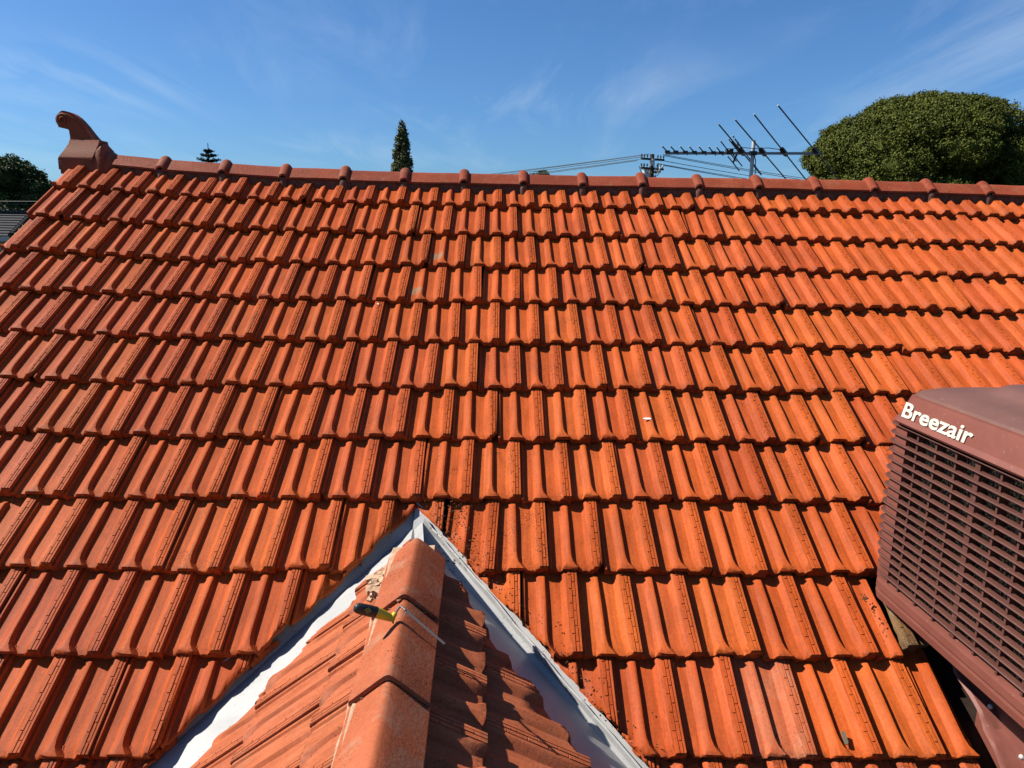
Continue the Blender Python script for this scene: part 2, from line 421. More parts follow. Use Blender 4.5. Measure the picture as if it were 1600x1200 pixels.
# rear slope of the same roof
back = [bm.verts.new(Vector((u, 2*RIDGE_Y + 0.05 + 3.0*cP, -3.0*sP))) for u in us]
top2 = [bm.verts.new(Vector((roof_pt(u, 0.27, -0.022).x, RIDGE_Y + 0.02, roof_pt(u, 0.27, -0.085).z + 0.006))) for u in us]
for j in range(len(us)-1):
    bm.faces.new((top2[j], top2[j+1], back[j+1], back[j]))
    bm.faces.new((grid[0][j], grid[0][j+1], top2[j+1], top2[j]))
main_roof = bm_obj("main_roof", bm, M_DECK, house, matrix=UP)

# ------------------------------------------------------------------ the Marseille tile
def tile_mesh(name, seed, chip=0.0, L_tot=0.405):
    r = random.Random(seed)
    bm = bmesh.new()
    H = 0.0205; ST = 0.0250
    # y, L foot, crest L, crest R, R foot, rib height, strip foot, z drop
    st = [(L_tot, .055, .077, .086, .094, 0.0, .147, 0), (.345, .055, .077, .086, .094, 0.0, .147, 0), (.322, .053, .077, .087, .0945, H*.9, .147, 0),
          (.20, .052, .077, .0875, .095, H, .147, 0), (.085, .052, .077, .0875, .095, H, .147, 0), (.056, .052, .076, .089, .099, H, .148, 0),
          (.032, .052, .071, .094, .110, H, .150, 0), (.012, .049, .063, .106, .125, H, .154, 0), (.003, .047, .058, .114, .130, H*.98, .156, -.0015), (0.0, .047, .057, .115, .131, H*.9, .156, -.0055)]
    rows = []
    for k, (y, Lf, cl, cr, Rf, h, sf, dz) in enumerate(st):
        pan = 0.033*(1 - y/0.3355) + 0.003
        j = (lambda a: r.uniform(-a, a)) if k >= 7 else (lambda a: r.uniform(-a, a)*0.35)
        P = [(0.0, -.022), (0.0, .0125), (.0085, .0125), (.0125, .0005), (.5*(.0125+Lf), -.0012), (Lf, 0), (Lf+.45*(cl-Lf), h*.60), (cl, h*.93), (.5*(cl+cr), h), (cr, h*.93), (.35*cr+.65*Rf, h*.40), (Rf, 0.0002),
             (.5*(Rf+sf), -.0012), (sf, 0), (sf+.009, .0120), (sf+.017, .0220), (sf+.0215, ST), (.2118, ST), (.2122, -.022)]
        row = []
        for i, (s, z) in enumerate(P):
            zz = pan + z + (dz if z > -.02 else 0)
            c = 0.0007
            if k >= 7 and chip > 0 and r.random() < chip: c = 0.004
            row.append(bm.verts.new((s + (j(.0006) if 0 < i < 18 else 0), y + j(c) + (abs(j(c))), zz + j(c) - abs(j(c)))))
        rows.append(row)
    n = len(rows[0])
    for i in range(len(rows)-1):
        for k in range(n-1):
            bm.faces.new((rows[i][k], rows[i+1][k], rows[i+1][k+1], rows[i][k+1]))
    # nose face with the notch that clears the tile below
    low = []
    for i, v in enumerate(rows[-1]):
        zb = 0.004
        if 6 <= i <= 9: zb = 0.033
        if i in (5, 10): zb = 0.012
        low.append(bm.verts.new((v.co.x, v.co.y + 0.0015, min(zb, v.co.z - 0.001))))
    for k in range(n-1):
        bm.faces.new((rows[-1][k], low[k], low[k+1], rows[-1][k+1]))
    under = [bm.verts.new((v.co.x, v.co.y + 0.03, v.co.z + (0.002 if v.co.z > 0.01 else 0))) for v in low]
    for k in range(n-1):
        bm.faces.new((low[k], under[k], under[k+1], low[k+1]))
    # embossed brick pattern on the interlocking strip
    def slab(s0, s1, y0, y1):
        pz = lambda y: 0.033*(1 - y/0.3355) + 0.003 + ST
        e = 0.0006
        j = lambda: r.uniform(-.0007, .0007)
        b = [bm.verts.new((s, y, pz(y) - .001)) for s, y in ((s0, y0), (s1, y0), (s1, y1), (s0, y1))]
        hgt = .0030 + j()
        t_ = [bm.verts.new((s + j(), y + j(), pz(y) + hgt)) for s, y in ((s0+e, y0+e), (s1-e, y0+e), (s1-e, y1-e), (s0+e, y1-e))]
        bm.faces.new(t_)
        for k in range(4):
            bm.faces.new((b[k], b[(k+1) % 4], t_[(k+1) % 4], t_[k]))
    pitch = 0.0625
    for colx, (s0, s1, ph) in enumerate(((.1765, .1885, .012), (.1912, .2010, .043))):
        y0 = 0.0045
        cuts = [0.0045] + [ph + pitch*k for k in range(6) if ph + pitch*k > 0.012] + [0.375]
        for a_, b_ in zip(cuts[:-1], cuts[1:]):
            slab(s0, s1, a_ + (0.0014 if a_ > .005 else 0), b_ - 0.0014)
    slab(.2036, .2112, .0045, .375)
    bmesh.ops.recalc_face_normals(bm, faces=bm.faces[:])
    me = bpy.data.meshes.new(name)
    bm.to_mesh(me); bm.free()
    # normals outwards (up)
    me.shade_smooth()
    me.set_sharp_from_angle(angle=math.radians(34))
    return me
TILE = [tile_mesh("roof_tile", 1), tile_mesh("roof_tile", 2, 0.10), tile_mesh("roof_tile", 3, 0.25), tile_mesh("roof_tile", 4, 0.0), tile_mesh("roof_tile", 5, 0.5)]
_tile_variants = {}
def tile_with(idx, mat):
    key = (idx, mat.name)
    if key not in _tile_variants:
        me = TILE[idx].copy(); me.materials.clear(); me.materials.append(mat)
        _tile_variants[key] = me
    return _tile_variants[key]
def cut_mesh(me, planes, mat, jag=0.0, seed=0):
    """clip a tile by planes (co, no) in its own space, keep the side the normal points away from"""
    bm = bmesh.new(); bm.from_mesh(me)
    r = random.Random(seed)
    for co, no in planes:
        res = bmesh.ops.bisect_plane(bm, geom=bm.verts[:] + bm.edges[:] + bm.faces[:], dist=1e-5, plane_co=co, plane_no=no, clear_outer=True)
        ce = [e for e in res['geom_cut'] if isinstance(e, bmesh.types.BMEdge)]
        if not bm.faces: break
        if ce:
            if jag:
                for v in {v for e in ce for v in e.verts}:
                    v.co += Vector(no).normalized() * r.uniform(-jag, jag*0.4)
            ex = bmesh.ops.extrude_edge_only(bm, edges=ce)
            for v in [g for g in ex['geom'] if isinstance(g, bmesh.types.BMVert)]:
                v.co.z -= 0.018
    if len(bm.faces) < 6:
        bm.free(); return None
    m2 = bpy.data.meshes.new("roof_tile")
    bm.to_mesh(m2); bm.free()
    m2.materials.clear(); m2.materials.append(mat)
    return m2

def frame(origin, X, Y, Z):
    m = Matrix.Identity(4)
    for i in range(3):
        m[i][0] = X[i]; m[i][1] = Y[i]; m[i][2] = Z[i]; m[i][3] = origin[i]
    return m

# valley cut lines on the main roof (u, v)
A_L = (-0.352, -2.385); B_L = (-1.090, -3.335)
A_R = (-0.330, -2.375); B_R = (0.500, -3.380)
def side(P, A, B):      # >0 when P lies above/outside the valley line
    return (B[0]-A[0])*(P[1]-A[1]) - (B[1]-A[1])*(P[0]-A[0])
def outL(P): return side(P, A_L, B_L) < 0     # on the upper left side of the left line
def outR(P): return side(P, A_R, B_R) > 0
extra = bmesh.new()         # tiles the photograph does not show, joined
n_tiles = 0
for r in range(13):
    v0 = -r*G + VOFF[r]
    i0 = int(math.floor((VERGE_U - OFF[r])/W))
    for i in range(i0, 26):
        u0 = (i-1)*W + OFF[r]; u1 = u0 + W
        if u1 < VERGE_U + 0.03: continue
        corners = [(u0, v0), (u1, v0), (u1, v0+G), (u0, v0+G)]
        planes_uv = []
        if u0 < VERGE_U - 0.01:
            planes_uv.append(((VERGE_U, v0), (-1, 0)))
        # right limits below the cooler (broken edge, then the apron)
        if r == 9 and u1 > 1.462:
            if u0 > 1.462: continue
            planes_uv.append(((1.462, v0), (1, 0.03)))
        if r >= 10:
            # apron edge line
            def ulim(v): return 1.585 + (-3.25 - v)*0.03
            if u0 > ulim(v0+.2): continue
            if u1 > ulim(v0): planes_uv.append(((ulim(v0), v0), (1, 0.03)))
        # valley: keep a tile piece left of the left line or right of the right line
        cx = 0.5*(u0+u1)
        vertical_mid = -0.341
        inside = [not outL(c) and not outR(c) for c in corners]
        reach = v0 < A_L[1] + 0.02
        pieces = [[]]
        if reach:
            leftp = any(outL(c) for c in corners) and u0 < vertical_mid
            rightp = any(outR(c) for c in corners) and u1 > vertical_mid
            dL = Vector((B_L[0]-A_L[0], B_L[1]-A_L[1])).normalized(); nL = (-dL.y, dL.x)
            dR = Vector((B_R[0]-A_R[0], B_R[1]-A_R[1])).normalized(); nR = (dR.y, -dR.x)
            fully_out_L = all(outL(c) for c in corners) and cx < vertical_mid
            fully_out_R = all(outR(c) for c in corners) and cx > vertical_mid
            pieces = []
            if fully_out_L or fully_out_R: pieces = [[]]
            else:
                if leftp and cx < 0.1 and u0 < vertical_mid:
                    pieces.append([(A_L, nL)])
                if rightp and cx > -0.8 and u1 > vertical_mid:
                    pieces.append([(A_R, nR)])
        for pc in pieces:
            zc = 0.5*W
            dzdu = (sag(u1, v0+.17) - sag(u0, v0+.17))/W
            dzdv = (sag(cx, v0+G) - sag(cx, v0))/G
            org = RM @ Vector((u0, v0, sag(u0, v0)))
            jr = random.Random(r*100 + i)
            rot = Matrix.Rotation(jr.gauss(0, 0.008) + (jr.gauss(0, .022) if jr.random() < .06 else 0), 3, 'Z') @ Matrix.Rotation(dzdv + jr.gauss(0, 0.007), 3, 'X') @ Matrix.Rotation(-dzdu + jr.gauss(0, 0.010), 3, 'Y')
            R3 = RM @ rot
            mat4 = R3.to_4x4(); mat4.translation = org + RM @ Vector((jr.gauss(0, .0014), jr.gauss(0, .0032) - (jr.uniform(.004, .014) if jr.random() < .05 else 0), abs(jr.gauss(0, .0022))))
            ctr = project(roof_pt(cx, v0 + .16, .03))
            vis = ctr is not None and -75 < ctr[0] < 1690 and ctr[1] < 1275
            if u0 > 1.75 and v0 < -1.75: vis = False
            if r > 10 and not (ctr and ctr[1] < 1260): vis = False
            k = jr.choice((0, 0, 1, 1, 2, 3, 3, 4))
            mat = M_TILE
            if r == 7 and 0.0 < cx + .33 < 0.75: mat = M_TILE_DIRTY
            if r in (7, 8) and -0.33 < cx < 0.2: mat = M_TILE_DIRTY
            if jr.random() < 0.06: mat = M_TILE_DIRTY
            if r == 2 and abs(cx + 0.365) < W*0.5: mat = M_TILE_GREY
            if r == 3 and abs(cx + 0.38) < W*0.3: mat = M_TILE_GREY
            if r == 10 and 0.90 < cx < 1.11: mat = M_TILE_PINK
            me = tile_with(k, mat)
            pl = []
            allp = [((p[0], p[1]), n_, 0.003) for p, n_ in planes_uv] + [((p[0], p[1]), n_, 0.0045) for p, n_ in pc]
            chipn = jr.random()
            if not allp and chipn < .10:
                cxn = jr.choice((0.0, W)); sz = jr.uniform(.012, .032)
                sgn = -1 if cxn == 0 else 1
                allp = [((u0 + cxn - sgn*sz, v0), (sgn*1.0, -jr.uniform(.7, 1.6)), 0.004)]
            if allp:
                inv = rot.inverted()
                for p, n_, jg in allp:
                    pl.append((Vector((p[0]-u0, p[1]-v0, 0)), Vector((n_[0], n_[1], 0))))
                me = cut_mesh(TILE[k], pl, mat, jag=max(a[2] for a in allp), seed=r*50+i)
                if me is None: continue
            if vis:
                o = link_obj("roof_tile", me, main_roof, matrix=mat4)
                n_tiles += 1
            else:
                n0 = len(extra.verts)
                extra.from_mesh(me)
                extra.verts.ensure_lookup_table()
                bmesh.ops.transform(extra, matrix=mat4, verts=extra.verts[n0:])
print("main roof tiles", n_tiles)
me = bpy.data.meshes.new("hidden_tiles"); extra.to_mesh(me); extra.free()
me.materials.clear(); me.materials.append(M_TILE)
o = link_obj("roof_tile_field", me, main_roof)
o['kind'] = 'stuff'

# lichen covered broken piece left under the cooler
lich = cut_mesh(TILE[2], [(Vector((.160, 0, 0)), Vector((-1, 0.05, 0))), (Vector((0, .26, 0)), Vector((0.2, 1, 0)))], M_TILE_LICHEN, 0.004, 3)
mat4 = (RM @ Matrix.Rotation(math.radians(1.5), 3, 'Z')).to_4x4(); mat4.translation = RM @ Vector((1.312, -9*G + 0.02, 0.004))
o = link_obj("roof_tile", lich, main_roof, matrix=mat4); o['label'] = "broken lichen covered tile piece under the cooler edge"
lich2 = cut_mesh(TILE[1], [(Vector((.12, 0, 0)), Vector((1, 0.05, 0)))], M_TILE_LICHEN, 0.003, 4)
mat4 = RM.to_4x4(); mat4.translation = RM @ Vector((1.312 + W, -9*G + 0.04, 0.006))
o = link_obj("roof_tile", lich2, main_roof, matrix=mat4); o['label'] = "lichen covered tile under the cooler"

# barge board and wall of the gable end at the left, wall under the eaves
bm = bmesh.new()
a0, a1 = roof_pt(VERGE_U, 0.25, -0.02), roof_pt(VERGE_U, -4.7, -0.02)
for off in (0.0,):
    q = [Vector((VERGE_U+.005, a0.y, a0.z+.0)), Vector((VERGE_U+.005, a1.y, a1.z))]
    loft(bm, [[q_ + Vector(d) for d in ((0, 0, .012), (.03, 0, .012), (.03, 0, -.19), (0, 0, -.19))] for q_ in q])
bm_obj("barge_board", bm, M_BARGE, house, matrix=UP)
bm = bmesh.new()
xs0 = VERGE_U + 0.25
pts = [Vector((xs0, 0.24, -0.05)), Vector((xs0, -3.75, -2.62)), Vector((xs0, -3.75, GZ)), Vector((xs0, 3.9, GZ)), Vector((xs0, 3.9, -2.6))]
loft(bm, [pts, [p + Vector((8.2, 0, 0)) for p in pts]])
bm_obj("wall", bm, M_BRICK, house, matrix=UP)

# ------------------------------------------------------------------ main ridge
cap_edges = [-2.64 + 0.0]
COLLARS = [-2.273, -1.865, -1.461, -1.06, -0.653, -0.25, 0.153, 0.554, 0.96, 1.349, 1.753, 2.157, 2.545, 2.947, 3.346, 3.75, 4.15, 4.55]
def crest_z(u): return 0.250 + 0.95*sag(u, 0.25)
def cap_profile(hw, rise, crown, sc=1.0):
    """half-width, rise: inverted V with a rounded crown, front to back (y, z)"""
    pts = [(-hw, -rise), (-hw*.62, -rise*.58), (-hw*.30, -rise*.22), (-hw*.14, -rise*.06), (0, 0), (hw*.14, -rise*.06), (hw*.30, -rise*.22), (hw*.62, -rise*.58), (hw, -rise)]
    return pts
# bedding mortar (part) that carries the ridge tiles
bm = bmesh.new()
rr = random.Random(5)
rings = []
u = -2.95
while u < 4.9:
    z = crest_z(u)
    j = lambda a: rr.uniform(-a, a)
    rings.append([Vector((u, .150 + j(.003), z - .135)), Vector((u, .151 + j(.003), z - .095)), Vector((u, .153 + j(.002), z - .064)), Vector((u, .24, z - .02)), Vector((u, .34, z - .064)), Vector((u, .34, z - .14))])
    u += 0.031
loft(bm, rings)
ridge = bm_obj("ridge_bedding", bm, M_MORTAR, house, matrix=UP, smooth=50)
prev_u = -2.60
for ci, uc in enumerate(COLLARS):
    bm = bmesh.new()
    jr = random.Random(300+ci)
    z0, z1 = crest_z(prev_u) + jr.uniform(-.004, .004), crest_z(uc) + jr.uniform(-.003, .004)
    y0_, y1_ = jr.uniform(-.005, .005), jr.uniform(-.005, .005)
    t = .012
    def ring(u, z, hw, rise, grow=0.0):
        o_ = [Vector((u, .24 + y + y0_ + (y1_ - y0_)*(u - prev_u)/(uc - prev_u), z + zz + grow)) for y, zz in cap_profile(hw, rise, 0)]
        i_ = [p + Vector((0, 0, -t)) for p in o_[::-1]]
        return o_ + i_
    loft(bm, [ring(prev_u + .012, z0, .100, .069), ring(.5*(prev_u+uc), .5*(z0+z1) + jr.uniform(-.002, .002), .100, .069), ring(uc - .016, z1, .100, .069)])
    # raised collar roll at the joint
    cr = []
    jz = jr.uniform(-.003, .003)
    for du, g_, hw in ((-.036, -.003, .098), (-.032, .013, .104), (-.021, .022, .108), (-.006, .026, .111), (.010, .025, .111), (.023, .018, .109), (.032, .006, .104), (.034, -.004, .1)):
        cr.append(ring(uc + du, z1 + jz, hw, .074, g_))
    loft(bm, cr)
    o = bm_obj("ridge_tile", bm, M_CAP, ridge, smooth=38)
    # mortar dab below the collar
    bm = bmesh.new()
    dabs = []
    for zz, sc in ((-.070, .55), (-.078, .9), (-.100, 1.0), (-.125, 1.05), (-.150, 1.1)):
        dabs.append([Vector((uc - .002 - math.cos(math.pi*q/8)*.031*sc + jr.uniform(-.001, .001), .158 - math.sin(math.pi*q/8)*.026*sc + jr.uniform(-.001, .001), z1 + zz)) for q in range(9)])
    loft(bm, dabs)
    bm_obj("mortar_dab", bm, M_MORTAR, ridge, smooth=60)
    prev_u = uc

# ------------------------------------------------------------------ finial (gable ram) at the left end of the ridge
FX0, FZ = 0.0, 0.0
bm = bmesh.new()
# plinth: vertical foot, then a flared skirt up to the neck
def rect(u0, u1, y0, y1, z): return [Vector((u0, y0, z)), Vector((u1, y0, z)), Vector((u1, y1, z)), Vector((u0, y1, z))]
loft(bm, [rect(-2.925, -2.712, .128, .372, .20), rect(-2.929, -2.708, .125, .375, .302), rect(-2.927, -2.706, .128, .372, .310), rect(-2.905, -2.698, .155, .345, .352), rect(-2.888, -2.690, .185, .315, .398), rect(-2.884, -2.688, .198, .302, .425)])
plinth = bm_obj("finial", bm, M_FINIAL, house, matrix=UP, smooth=25)
plinth['label'] = "scrolled terracotta ram's horn finial at the left end of the ridge"
# scroll body: outline in (u, z), thickness tapering upward
bm = bmesh.new()
outl = []
front = [(-2.686, .405), (-2.708, .440), (-2.735, .478), (-2.760, .517), (-2.782, .545), (-2.805, .570), (-2.832, .590), (-2.862, .604), (-2.895, .611), (-2.925, .609), (-2.952, .599), (-2.971, .583), (-2.982, .562), (-2.980, .538), (-2.968, .518), (-2.950, .505), (-2.928, .500), (-2.900, .500)]
rear = [(-2.886, .405), (-2.886, .420), (-2.885, .435), (-2.886, .447), (-2.887, .457), (-2.888, .466), (-2.889, .474), (-2.890, .481), (-2.892, .486), (-2.894, .490), (-2.896, .493), (-2.897, .495), (-2.898, .4965), (-2.898, .4975), (-2.8985, .498), (-2.899, .4985), (-2.8995, .499), (-2.8998, .4995)]
def hw_at(z): return max(.029, .046 - (z - .405)*.11)
for s in (1,):
    F = []; Rr = []
    for (fu, fz), (ru, rz) in zip(front, rear):
        F.append((fu, fz)); Rr.append((ru, rz))
front = [(u_ - (.022 if z_ > .43 and u_ > -2.9 else .008) + (.014 if u_ < -2.95 else 0), z_) for u_, z_ in front]
poly = front + rear[::-1]
vf = [bm.verts.new((u_, .25 - hw_at(z_), z_)) for u_, z_ in poly]
vb = [bm.verts.new((u_, .25 + hw_at(z_), z_)) for u_, z_ in poly]
nn = len(poly)
bm.faces.new(vf); bm.faces.new(vb[::-1])
for k in range(nn):
    bm.faces.new((vf[k], vb[k], vb[(k+1) % nn], vf[(k+1) % nn]))
bmesh.ops.triangulate(bm, faces=[f for f in bm.faces if len(f.verts) > 4])
bm_obj("scroll", bm, M_FINIAL, plinth, smooth=30)
# spiral relief on the camera side and the rear, a raised curl with an eye
for sgn in (-1, 1):
    bm = bmesh.new()
    pts = []
    for k in range(34):
        a = math.radians(-20 + k*17.5)
        rad = .040 - .0009*k
        pts.append((-2.930 + math.cos(a)*rad, .25 + sgn*(.0295 + .0003*k), .553 + math.sin(a)*rad))
    tube(bm, pts, .0095, 8, .0055)
    bm_obj("curl", bm, M_FINIAL, plinth, smooth=60)
# raised rim following the back of the horn
    bm = bmesh.new()
    pts = [(u_ - .022*(1 if z_ < .56 else .8), .25 + sgn*(hw_at(z_) + .000), z_ - .014) for u_, z_ in front[1:9]]
    tube(bm, pts, .004, 6)
    bm_obj("rim", bm, M_FINIAL, plinth, smooth=60)
# moulded step that receives the first ridge tile
bm = bmesh.new()
def arch(u, hw, zt, zb):
    pts = []
    for k in range(13):
        a = math.pi*k/12
        pts.append(Vector((u, .245 - math.cos(a)*hw, zb + math.sin(a)**.8*(zt - zb))))
    return pts
loft(bm, [arch(-2.71, .12, .405, .20), arch(-2.672, .128, .405, .20), arch(-2.655, .126, .385, .20), arch(-2.648, .115, .35, .20), arch(-2.625, .112, .352, .20), arch(-2.60, .10, .335, .20), arch(-2.585, .09, .30, .20)])
bm_obj("socket", bm, M_FINIAL, plinth, smooth=40)

# ------------------------------------------------------------------ small gable in the foreground
gA = Vector((-0.303, -2.067, -1.250))
gdir = Vector((0.0262, -0.9992, -0.0289)).normalized()
ge = Vector((-gdir.y, gdir.x, 0)).normalized()
gk = ge.cross(-gdir) ; gk = gk if gk.z > 0 else -gk
SL = {}
for s_, th in ((-1, math.radians(39.05)), (1, math.radians(31.8))):
    Z = s_*ge*math.sin(th) + gk*math.cos(th)
    Y = -s_*ge*math.cos(th) + gk*math.sin(th)
    SL[s_] = (Y.cross(Z), Y, Z)
def gpt(s_, along, down, n):
    X, Y, Z = SL[s_]
    return gA + gdir*along - Y*down + Z*n
# deck of the gable (part)
bm = bmesh.new()
for s_ in (-1, 1):
    a_, b_ = [(0.42, 0.0), (2.4, 0.0), (2.4, 1.6), (1.25, 1.6), (0.62, 0.5)], None
    vs2 = [bm.verts.new(gpt(s_, al, dn, -0.11)) for al, dn in a_]
    bm.faces.new(vs2)
gable = bm_obj("gable_roof", bm, M_DECK, house, matrix=UP)
SX = 1.065
def gable_tiles(s_, first_down, joint0, rows_, cutA, cutB, n_along):
    X, Y, Z = SL[s_]
    cnt = 0
    WW = W*SX
    for r in range(rows_):
        dn = first_down + r*G
        j0 = joint0 + (0.5*WW if r % 2 else 0)
        for i in range(-3, n_along):
            al = j0 + i*WW                     # position of the strip side joint along the ridge
            jr = random.Random(1000*s_ + r*40 + i)
            # the tile spans [al-WW, al] on the left slope, [al, al+WW] on the right slope; local X is +g on the left, -g on the right
            start = al - WW if s_ < 0 else al + WW
            org = gpt(s_, start, dn, 0.0)
            rot = Matrix.Rotation(jr.gauss(0, .006), 3, 'Z') @ Matrix.Rotation(jr.gauss(0, .006), 3, 'X') @ Matrix.Rotation(jr.gauss(0, .007), 3, 'Y')
            m4 = frame(org, X, Y, Z) @ rot.to_4x4() @ Matrix.Diagonal((SX, 1, .55 if s_ < 0 else .9, 1))
            c = project(gpt(s_, .5*(start+al), dn - .1, .04))
            if c is None or c[1] > 1420: continue
            # clip against the valley line (along, down)
            def loc(p): return Vector((((p[0]-start) if s_ < 0 else (start-p[0]))/SX, dn - p[1], 0))
            la, lb = loc(cutA), loc(cutB)
            d_ = (lb - la).normalized()
            no = Vector((d_.y, -d_.x, 0))
            # normal must point to the valley: smaller along
            ref = loc((cutA[0]-.3, cutA[1]))
            if (ref - la).dot(no) < 0: no = -no
            planes = [(la, no)]
            # trim under the ridge cap
            planes.append((Vector((0, dn - 0.03, 0)), Vector((0, 1, 0))))
            me = cut_mesh(TILE[jr.choice((0, 1, 3))], planes, M_GTILE, .004, r*31+i)
            if me is None: continue
            link_obj("gable_tile", me, gable, matrix=m4)
            cnt += 1
    return cnt
gable_tiles(-1, 0.255, 0.430, 5, (0.415, 0.25), (0.815, 0.89), 9)
gable_tiles(1, 0.265, 0.52, 5, (0.47, 0.12), (1.08, 0.60), 8)
# mortar bed under the gable ridge
bm = bmesh.new()
rings = []
rr = random.Random(9)
for k in range(40):
    al = 0.42 + k*0.045
    j = lambda a: rr.uniform(-a, a)
    rings.append([gpt(-1, al, .098 + j(.008), .028), gpt(-1, al, .084 + j(.005), .050 + j(.004)), gpt(-1, al, .04, .07), gpt(1, al, .04, .07), gpt(1, al, .086 + j(.004), .05), gpt(1, al, .094 + j(.006), .02)])
loft(bm, rings)
g_bed = bm_obj("gable_ridge_bedding", bm, M_MORTAR_GREY, gable, smooth=50)
# ridge tiles of the gable, each laps over the one nearer the viewer
CAPS = [(0.455, 0.865), (0.845, 1.235), (1.215, 1.60), (1.58, 1.97)]
GE = ge*0.012
for ci, (a0_, a1_) in enumerate(CAPS):
    bm = bmesh.new()
    def gring(al, lift, hw=.098, t=.014):
        o_ = []
        base = gA + gdir*al + GE + gk*(0.088 + lift)
        for q, (y, zr) in enumerate(((-1, -.76), (-.62, -.455), (-.28, -.175), (-.12, -.055), (-.04, -.012), (0.03, -.010), (.11, -.055), (.28, -.190), (.62, -.49), (1, -.82))):
            o_.append(base + ge*(y*hw) + gk*(zr*hw))
        i_ = [p - gk*t for p in o_[::-1]]
        return o_ + i_
    rings = [gring(a0_, .0 if ci else -.004), gring(.5*(a0_+a1_), .008), gring(a1_ - .006, .022), gring(a1_, .019)]
    loft(bm, rings)
    bm_obj("gable_ridge_tile", bm, M_GCAP, g_bed, smooth=35)
    # crumbling pointing below the lapped end
    bm = bmesh.new()
    jr = random.Random(70+ci)
    for q in range(46):
        y = jr.uniform(-.8, 1)
        zr = -.80*abs(y) - .01
        p = gA + gdir*(a1_ - jr.uniform(-.004, .02)) + GE + ge*(y*.094) + gk*(.094 + zr*.096 + jr.uniform(-.012, .004))
        s = jr.uniform(.006, .014)
        box(bm, p, (s, s*jr.uniform(.6, 1.2), s*jr.uniform(.5, 1)), Matrix.Rotation(jr.uniform(0, 3), 3, 'Z') @ Matrix.Rotation(jr.uniform(0, 3), 3, 'X'))
    bm_obj("pointing", bm, M_MORTAR_RUST, g_bed)
# mortar filling under the first cap at the valley head
bm = bmesh.new()
jr = random.Random(4)
for q in range(60):
    al = .45 + jr.uniform(0, .16); dn = jr.uniform(.075, .165) - (al-.45)*.12
    p = gpt(-1, al, dn, .030 + jr.uniform(-.01, .012)); s = jr.uniform(.014, .032)
    box(bm, p, (s, s, s*.6), Matrix.Rotation(jr.uniform(0, 3), 3, 'Z') @ Matrix.Rotation(jr.uniform(-.6, .6), 3, 'X'))
bm_obj("mortar_fill", bm, M_MORTAR_GREY, g_bed)

# ------------------------------------------------------------------ valley flashings
def ray_main(px, py, n):
    d = Vector(RIGHT)*((px-800)/1110) + Vector(DOWN)*((py-600)/1110) + Vector(FWD)
    nn_ = RM @ Vector((0, 0, 1))
    t = (n - CAM.dot(nn_))/d.dot(nn_)
    return CAM + d*t
def strip3(bm, lines):
    n = len(lines[0])
    V = [[bm.verts.new(p) for p in l] for l in lines]
    for i in range(len(V)-1):
        for k in range(n-1):
            bm.faces.new((V[i][k], V[i][k+1], V[i+1][k+1], V[i+1][k]))
def lerp_line(a, b, n): return [a + (b-a)*(k/(n-1)) for k in range(n)]
FOLD_L = lerp_line(ray_main(660, 812, -.03), ray_main(150, 1271, -.03), 14)
EDGE_L = lerp_line(RM @ Vector((A_L[0]+.06, A_L[1]+.14, -.006)), RM @ Vector((B_L[0]-.38, B_L[1]-.26, -.002)), 14)
GAB_L = lerp_line(gpt(-1, .36, -.02, -.02), gpt(-1, 1.08, 1.12, -.012), 14)
bm = bmesh.new(); strip3(bm, [EDGE_L, [a.lerp(b, .55) + Vector((0, 0, -.006)) for a, b in zip(EDGE_L, FOLD_L)], FOLD_L, [a.lerp(b, .5) + Vector((0, 0, -.004)) for a, b in zip(FOLD_L, GAB_L)], GAB_L])
vl = bm_obj("valley_flashing", bm, M_VALLEY, house, matrix=UP, smooth=20)
vl['label'] = "white metal valley flashing left of the small gable"
FOLD_R = lerp_line(ray_main(645, 826, -.006), ray_main(1060, 1288, -.006), 14)
EDGE_R = lerp_line(RM @ Vector((A_R[0]-.02, A_R[1]+.05, -.001)), RM @ Vector((B_R[0]+.20, B_R[1]-.24, -.001)), 14)
GAB_R = lerp_line(gpt(1, .36, -.02, -.02), gpt(1, 1.45, .80, -.04), 14)
bm = bmesh.new(); strip3(bm, [EDGE_R, FOLD_R, [a.lerp(b, .5) + Vector((0, 0, -.004)) for a, b in zip(FOLD_R, GAB_R)], GAB_R])
vr = bm_obj("valley_flashing", bm, M_VALLEY, house, matrix=UP, smooth=20)
vr['label'] = "grey white metal valley flashing right of the small gable"
# turned up hem along the tile edge, and the overlapping head piece
bm = bmesh.new()
hem = lerp_line(RM @ Vector((A_R[0]+.022, A_R[1]-.058, .018)), RM @ Vector((B_R[0]+.13, B_R[1]-.21, .018)), 26)
jr = random.Random(2)
hem = [p + RM @ Vector((jr.uniform(-.003, .003), 0, jr.uniform(-.004, .004))) for p in hem]
hl = [p + RM @ Vector((-.005, -.004, -.020)) for p in hem]
strip3(bm, [hl, hem, [p + RM @ Vector((.006, .003, .001)) for p in hem], [p + RM @ Vector((.009, .006, -.022)) for p in hem]])
bm_obj("hem", bm, M_VALLEY, vr)

